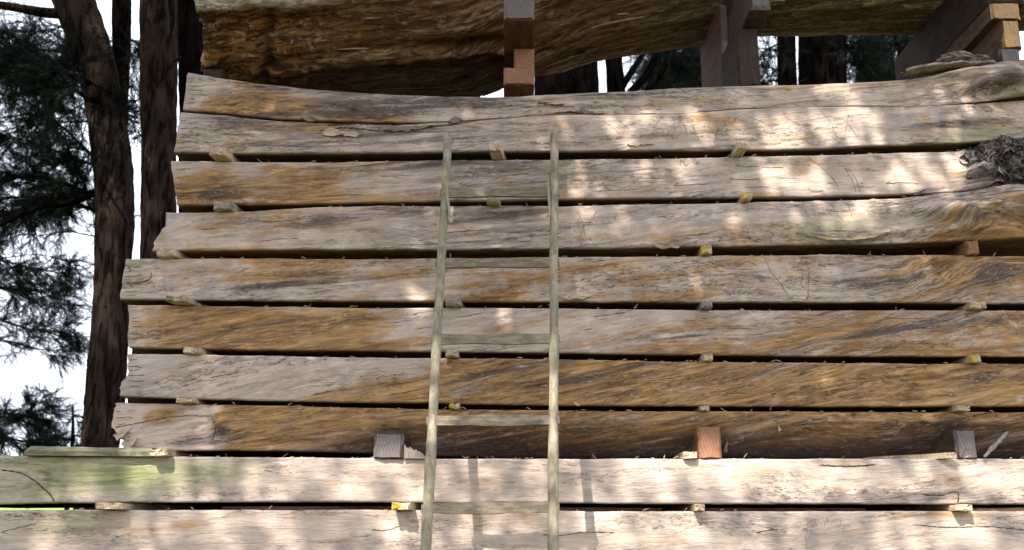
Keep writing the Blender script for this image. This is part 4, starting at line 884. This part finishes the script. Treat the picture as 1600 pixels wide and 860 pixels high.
def twig_template(nn=46, L=.20, nl=.055, w=.0016, seed=0):
    r = np.random.default_rng(seed); V = []; T = []
    for i in range(nn):
        u = (i + r.random()) / nn; side = r.normal(size=3); side[0] *= .3; side /= np.linalg.norm(side)
        d = np.array([.75, 0, 0]) + side * .75; d /= np.linalg.norm(d); p = np.array([u * L, 0, -.10 * L * u * u]); l = nl * (1 - .45 * u) * r.uniform(.6, 1.15)
        wv = np.cross(d, r.normal(size=3)); wv = wv / np.linalg.norm(wv) * w; k = len(V)
        V += [p - wv, p + wv, p + d * l + wv * .4]; T.append((k, k + 1, k + 2))
    k = len(V); V += [(0, .002, 0), (0, -.002, 0), (L, 0, -.10 * L)]; T.append((k, k + 1, k + 2)); V += [(0, 0, .002), (0, 0, -.002), (L, 0, -.10 * L)]; T.append((k + 3, k + 4, k + 5))
    return np.array(V), np.array(T)
TW = [twig_template(seed=i) for i in range(4)]
def foliage(root, b, pos, dirs, scale, mat, name='crown'):
    """one joined crown of needle twigs"""
    Vs, Ts, nn = [], [], 0
    for k in range(4):
        sel = np.arange(k, len(pos), 4); P = pos[sel]; d = dirs[sel] / np.linalg.norm(dirs[sel], axis=1)[:, None]; s = scale[sel]
        r = rng.normal(size=d.shape); y = np.cross(d, r); y /= np.linalg.norm(y, axis=1)[:, None]; z = np.cross(d, y); tv, tt = TW[k]
        V = P[:, None] + s[:, None, None] * (tv[None, :, 0, None] * d[:, None] + tv[None, :, 1, None] * y[:, None] + tv[None, :, 2, None] * z[:, None])
        V[..., 2] -= 0
        T = tt[None] + (np.arange(len(sel)) * len(tv))[:, None, None] + nn; Vs.append(V.reshape(-1, 3)); Ts.append(T.reshape(-1, 3)); nn += len(sel) * len(tv)
    V = np.vstack(Vs); T = np.vstack(Ts); o = mesh_obj(name, V - b, None, T, mat, root, False); return o
def boughs(root, b, specs, Y0, Y1, mat, bmat, twig_s=1., dens=1., seed=1):
    """specs: boughs as paths of sight points with a spread; draws wood and hangs needle twigs on side shoots"""
    r = np.random.default_rng(seed); pos = []; dr = []; sc = []
    for (path, thick, spread, n_sh, nt) in specs:
        wood = Join(); Yc = r.uniform(Y0, Y1); P = smooth_path([pt(a, c, Yc + .25 * math.sin(i)) for i, (a, c) in enumerate(path)], 30)
        V, q, t = tube(P, np.linspace(thick, thick * .25, 30), 6); wood.add(V - b, q, t)
        ax = P[-1] - P[0]; ax /= np.linalg.norm(ax)
        for i in range(int(n_sh * dens)):
            u = r.uniform(.05, 1) ; c = P[int(u * 29)]
            d = ax * r.uniform(.2, 1.) + r.normal(size=3) * np.array([.55, .7, .45]); d[2] -= .15; d /= np.linalg.norm(d); L = spread * r.uniform(.35, 1.)
            s_ = np.array([c + d * L * tt + np.array([0, 0, -.22 * L * tt * tt]) for tt in np.linspace(0, 1, 6)])
            V, q, t = tube(s_, np.linspace(.005, .0015, 6), 4); wood.add(V - b, q, t)
            for k in range(nt):
                tt = r.uniform(.15, 1) ** .7; pp = c + d * L * tt + np.array([0, 0, -.22 * L * tt * tt]); dd = d + r.normal(size=3) * .55; dd[2] -= .12
                pos.append(pp); dr.append(dd); sc.append(r.uniform(.7, 1.25) * twig_s)
        wood.obj('bough', bmat, root)
    foliage(root, b, np.array(pos), np.array(dr), np.array(sc), mat)

# leaning pine at left with its boughs
Y = 3.0; b = np.array([*pt(155, 700, Y)[:2], 0]); r_ = thing('pine_tree', tuple(b), 'leaning reddish brown pine trunk at far left with needled boughs against the sky', 'tree')
trunk_part(r_, b, [(76, 140, -20), (92, 152, 25), (112, 172, 70), (128, 186, 120), (138, 192, 180), (146, 205, 250), (152, 210, 310), (150, 208, 380), (148, 202, 450), (146, 200, 500), (138, 198, 580), (134, 192, 640), (129, 184, 690)], Y, M_BARK)
limb(r_, b, [pt(110, 20, Y), pt(85, 22, Y - .05), (pt(45, 16, Y - .1)), pt(0, 8, Y - .15), pt(-80, 2, Y - .3)], [.045, .025], M_BARK)
limb(r_, b, [pt(150, 300, Y), pt(110, 318, Y - .1), pt(60, 322, Y - .2), pt(0, 352, Y - .3), pt(-60, 380, Y - .3)], [.03, .012], M_BARKD)
boughs(r_, b, [
 ([(140, 130), (90, 105), (40, 85), (-40, 70)], .02, .50, 46, 22), ([(150, 160), (100, 130), (30, 110), (-50, 110)], .018, .5, 46, 22), ([(140, 100), (100, 82), (50, 75), (-30, 95)], .018, .42, 36, 20),
 ([(150, 250), (100, 200), (50, 160), (-30, 140)], .012, .34, 22, 12), ([(150, 260), (110, 245), (60, 225), (-30, 200)], .014, .36, 26, 12),
 ([(155, 310), (100, 285), (50, 275), (-30, 285)], .018, .42, 44, 22), ([(155, 330), (100, 315), (40, 305), (-40, 320)], .018, .40, 40, 20), ([(60, 322), (20, 345), (-30, 365)], .01, .3, 16, 10),
 ([(110, 40), (60, 50), (20, 60), (-40, 62)], .006, .3, 20, 5), ([(120, 75), (70, 45), (20, 30), (-30, 35)], .005, .3, 18, 5), ([(150, 190), (100, 190), (40, 200), (-30, 225)], .01, .38, 26, 14),
 ([(150, 370), (100, 360), (50, 372), (0, 350)], .007, .22, 8, 5)], 2.6, 3.9, M_NEEDLE, M_BARKD, .85, 1.35, 3)
# a second conifer whose drooping branches come in from the left
Y = 4.2; b = np.array([*pt(-160, 500, Y)[:2], 0]); r_ = thing('fir_tree', tuple(b), 'conifer off the left edge reaching drooping dark sprays into the white sky', 'tree')
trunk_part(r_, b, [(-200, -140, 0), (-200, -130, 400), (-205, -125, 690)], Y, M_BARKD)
boughs(r_, b, [
 ([(-90, 380), (-20, 400), (50, 420), (118, 430)], .012, .34, 40, 15), ([(-80, 440), (-10, 450), (60, 455), (100, 470)], .012, .36, 40, 16), ([(-60, 490), (0, 500), (60, 520), (120, 515)], .010, .30, 32, 13), 
 ([(-60, 540), (0, 528), (50, 545), (95, 548)], .008, .22, 16, 10), ([(-90, 640), (-20, 650), (30, 655), (65, 640)], .012, .34, 42, 16), ([(-80, 690), (-20, 680), (40, 690), (80, 695)], .012, .30, 34, 14), ([(20, 660), (60, 630), (86, 612)], .005, .16, 14, 9), ([(-60, 410), (0, 405), (60, 395), (140, 420)], .006, .22, 12, 7)], 3.8, 4.6, M_NEEDLE, M_BARKD, .8, 1.25, 5)
Y = 6.5; b = np.array([*pt(100, 700, Y)[:2], 0]); r_ = thing('young_conifer', tuple(b), 'small pale green conifer top between the leaning trunk and the left edge', 'tree')
trunk_part(r_, b, [(112, 116, 640), (111, 118, 700)], Y, M_BARKD, 12, 30, .002, lift=.05)
boughs(r_, b, [([(114, 650), (124, 648), (140, 655)], .006, .25, 12, 6), ([(114, 690), (85, 680), (70, 672)], .006, .25, 10, 7), ([(114, 680), (128, 684), (140, 690)], .006, .25, 10, 7)], 6.3, 6.7, M_NEEDLE, M_BARKD, 1.2, 1., 8)
# trunk beside the pile
Y = 2.6; b = np.array([*pt(250, 700, Y)[:2], 0]); r_ = thing('pine_tree', tuple(b), 'straight dark pine trunk close behind the left ends of the slabs', 'tree')
trunk_part(r_, b, [(219, 276, -10), (219, 277, 60), (220, 276, 150), (222, 274, 250), (222, 274, 340), (223, 276, 420)], Y, M_BARK)
limb(r_, b, [pt(262, 112, Y - .05), pt(272, 96, Y - .15), pt(283, 89, Y - .2)], [.012, .008], M_BARK, 'branch_stub')
boughs(r_, b, [([(225, 60), (212, 80), (195, 90)], .006, .22, 9, 10), ([(225, 150), (210, 160), (195, 158)], .005, .2, 7, 8), ([(225, 215), (212, 205), (200, 196)], .004, .15, 5, 5)], 2.6, 3.0, M_NEEDLE, M_BARKD, .8, 1., 12)
Y = 3.5; b = np.array([*pt(192, 700, Y)[:2], 0]); r_ = thing('pine_tree', tuple(b), 'slim upright trunk seen between the leaning pine and the straight one', 'tree')
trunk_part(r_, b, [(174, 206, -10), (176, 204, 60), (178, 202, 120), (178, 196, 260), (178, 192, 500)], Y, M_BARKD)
boughs(r_, b, [([(200, 60), (212, 65), (222, 80)], .006, .22, 12, 10), ([(198, 130), (210, 140), (225, 150)], .006, .2, 12, 10), ([(198, 180), (208, 190), (222, 200)], .004, .15, 6, 6), ([(200, 330), (210, 340), (220, 335)], .003, .12, 4, 4)], 3.4, 3.9, M_NEEDLE, M_BARKD, .8, 1., 13)
Y = 4.4; b = np.array([*pt(300, 700, Y)[:2], 0]); r_ = thing('pine_tree', tuple(b), 'black trunk in the shade behind the left end of the log and the top slabs', 'tree')
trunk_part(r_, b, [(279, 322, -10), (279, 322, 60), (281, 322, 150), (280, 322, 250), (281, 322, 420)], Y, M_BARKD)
boughs(r_, b, [([(285, 40), (276, 60), (268, 70)], .004, .12, 8, 6), ([(285, 200), (276, 215), (268, 220)], .004, .12, 8, 6)], 4.2, 4.6, M_NEEDLE, M_BARKD, .6, 1., 31)
# the trees seen through the slot under the log
def back_tree(lab, pts, Y, specs, limbs=(), seed=1, ts=1.3):
    b = np.array([*pt((pts[-1][0] + pts[-1][1]) / 2, 140, Y)[:2], 0]); r_ = thing('pine_tree', tuple(b), lab, 'tree')
    trunk_part(r_, b, pts, Y, M_BARKD, 32, 120, .01, lift=2.)
    for P, R in limbs: limb(r_, b, [pt(*p, Y) for p in P], R, M_BARKD)
    if specs: boughs(r_, b, specs, Y - .4, Y + .8, M_NEEDLE2, M_BARKD, ts, 1., seed)
back_tree('thick black trunk just right of the orange ended beams under the log', [(832, 934, 40), (834, 934, 100), (836, 936, 145)], 6.0, [])
back_tree('dark forked trunk in the slot under the log, left of centre right', [(942, 966, 40), (945, 970, 90), (950, 982, 145)], 6.5, [([(1000, 90), (1020, 100), (1060, 105)], .012, .35, 26, 10), ([(960, 120), (990, 130), (1030, 125)], .01, .3, 16, 6), ([(1020, 75), (1050, 80), (1075, 90)], .012, .35, 26, 12)], [([(970, 140), (985, 115), (1005, 85), (1030, 40)], [.045, .03]), ([(985, 145), (1010, 120), (1024, 90), (1042, 40)], [.05, .03]), ([(1010, 145), (1035, 110), (1052, 78), (1064, 40)], [.04, .03])], 21)
back_tree('bushy conifer in the slot under the log, left of the striped plank', [(1075, 1100, 40), (1072, 1102, 100), (1070, 1104, 145)], 7.5, [([(1085, 120), (1060, 110), (1035, 115)], .02, .5, 40, 16), ([(1085, 90), (1065, 85), (1050, 95)], .02, .45, 30, 16), ([(1090, 100), (1110, 105), (1125, 110)], .02, .4, 24, 12), ([(1085, 140), (1060, 135), (1040, 135)], .02, .4, 34, 16)], (), 22)
back_tree('narrow black trunk right of the striped plank under the log', [(1214, 1242, 30), (1213, 1243, 90), (1213, 1244, 145)], 5.5, [([(1214, 110), (1200, 105), (1190, 100)], .01, .22, 8, 5), ([(1214, 125), (1202, 128), (1192, 130)], .01, .28, 18, 8), ([(1214, 70), (1202, 75), (1192, 85)], .01, .25, 14, 7)], (), 23)
back_tree('broad black trunk in the middle of the slot under the log at right', [(1247, 1320, 30), (1247, 1319, 90), (1246, 1320, 145)], 5.8, [([(1318, 95), (1335, 98), (1350, 110)], .01, .35, 20, 9), ([(1318, 70), (1335, 75), (1360, 80)], .01, .35, 20, 9)], (), 24)
back_tree('dense conifer filling the right part of the slot under the log', [(1402, 1432, 30), (1402, 1436, 90), (1402, 1438, 145)], 7.2, [([(1415, 70), (1380, 70), (1340, 65)], .02, .5, 40, 18), ([(1415, 100), (1385, 100), (1365, 110)], .02, .4, 32, 16), ([(1420, 90), (1440, 100), (1470, 100)], .02, .45, 36, 16), ([(1420, 60), (1450, 60), (1490, 65)], .02, .45, 36, 16), ([(1400, 120), (1420, 120), (1440, 118)], .02, .35, 26, 14)], (), 25)

# ------------------------------------------------------------------ unseen tree behind the viewpoint, its crown shaped to dapple the pile
def canopy():
    # clear openings in the crown: where their light falls (sight coordinates), half sizes, slant
    LIT = [(1335,190,46,34,0),(1215,208,42,36,20),(1055,188,75,16,5),(968,206,16,32,-30),(1030,264,60,13,4),(1240,276,58,24,-10),(1445,264,66,22,-8),(1338,338,52,15,-25),(1300,136,60,5,0),
           (785,502,15,17,0),(784,470,12,10,0),(657,478,16,22,0),(703,340,9,12,0),(950,330,40,9,0),
           (478,735,48,22,25),(432,818,82,24,58),(352,828,52,13,58),(395,748,30,14,10),(296,765,20,18,0),(545,775,24,18,0),(210,742,64,22,0),(150,775,26,10,0),
           (762,748,17,36,-10),(745,845,26,32,0),(600,738,56,18,0),(612,838,26,22,40),(830,752,14,14,0),
           (1020,742,56,26,0),(1135,748,84,34,0),(1486,834,28,28,0),(1560,758,50,22,0),(1300,768,90,16,0),(1060,850,70,14,0),(935,830,30,24,0),(70,848,50,14,0)]
    n = 170000; x = rng.uniform(-6.2, 3.6, n); z = rng.uniform(.3, 5.6, n); L = rng.uniform(4.4, 6.4, n); L = L + np.where(z < 1.92, 2.4, .0)
    px, py = topix(x, z); wx = (fbm(px / 28, py / 28, 61, 3) - .5) * 30; wy = (fbm(px / 28, py / 28, 62, 3) - .5) * 24
    m = np.zeros(n)
    for (a, c, rx, ry, an) in LIT:
        ca, sa = math.cos(math.radians(an)), math.sin(math.radians(an)); dx, dy = px + wx - a, py + wy - c
        m = np.maximum(m, 1 - sstep(.9, 1.3, np.hypot((dx * ca + dy * sa) / rx, (-dx * sa + dy * ca) / ry)))
    base = np.where((py < 122), -.05, 0) + np.where(py > 700, np.where(px > 560, .38, .27), .035) + np.where((px > 880) & (py < 380) & (py > 130), .12, 0) + np.where(py > 700,   .14, .06) * (fbm(px / 90, py / 60, 63, 3) - .5)
    T = np.clip(base, .025, .6); tau = -np.log(T) * (1 - m * np.where(py > 700, .82, .86)); keep = rng.random(n) < tau / 3.6
    # away from the pile the crown stays dense in clumps to shade the ground
    far = (px < -250) | (px > 1900) | (py < -150) | (py > 1100)
    keep = np.where(far, rng.random(n) < 2.2 * sstep(.25, .55, fbm(x * .9, z * .9, 64, 3)), keep)
    S = np.array(SUN); C = np.stack([x, 0 * x, z], 1)[keep] + S[None] * L[keep][:, None]
    # second crown layer, higher and wider, added to shade pile and trees behind
    n2 = 60000; x2 = rng.uniform(-9, 5, n2); z2 = rng.uniform(5.3, 14.5, n2); L2 = rng.uniform(4.2, 8, n2); k2 = rng.random(n2) < .25 + .75 * sstep(.25, .5, fbm(x2 * .7, z2 * .7, 66, 3))
    C = np.vstack([C, np.stack([x2, 0 * x2, z2], 1)[k2] + S[None] * L2[k2][:, None]]); k = len(C); big = np.concatenate([np.ones(keep.sum()), np.full(k2.sum(), 1.9)])
    a = rng.normal(size=(k, 3)); a /= np.linalg.norm(a, axis=1)[:, None]; c = np.cross(a, rng.normal(size=(k, 3))); c /= np.linalg.norm(c, axis=1)[:, None]
    s = (rng.uniform(.024, .040, k) * big)[:, None]; V = np.stack([C - a * s * 1.3, C + c * s * .7, C + a * s * 1.3, C - c * s * .7], 1).reshape(-1, 3)
    q = np.arange(4 * k).reshape(-1, 4); b = np.array([-4.6, -5.6, 0.])
    r_ = thing('shade_tree', tuple(b), 'tall leafy tree unseen behind the viewpoint, crown shaped to dapple the slab pile with shade', 'tree')
    mesh_obj('crown', V - b, q, None, M_LEAF, r_, False)
    P = smooth_path([b, b + [.1, 0, 3], b + [.2, .2, 6.5], b + [.3, .1, 8.5]], 60); V, q, t = tube(P, np.linspace(.24, .10, 60), 20, .012, 6, 3, 2); mesh_obj('trunk', V - b, q, t, M_BARK, r_)
    for i in range(7):
        p0 = P[28 + i * 4]; e = C[rng.integers(0, k)]; V, q, t = tube(smooth_path([p0, (p0 + e) / 2 + [0, 0, .3], e], 20), np.linspace(.04, .008, 20), 7); mesh_obj('limb', V - b, q, t, M_BARK, r_)
canopy()
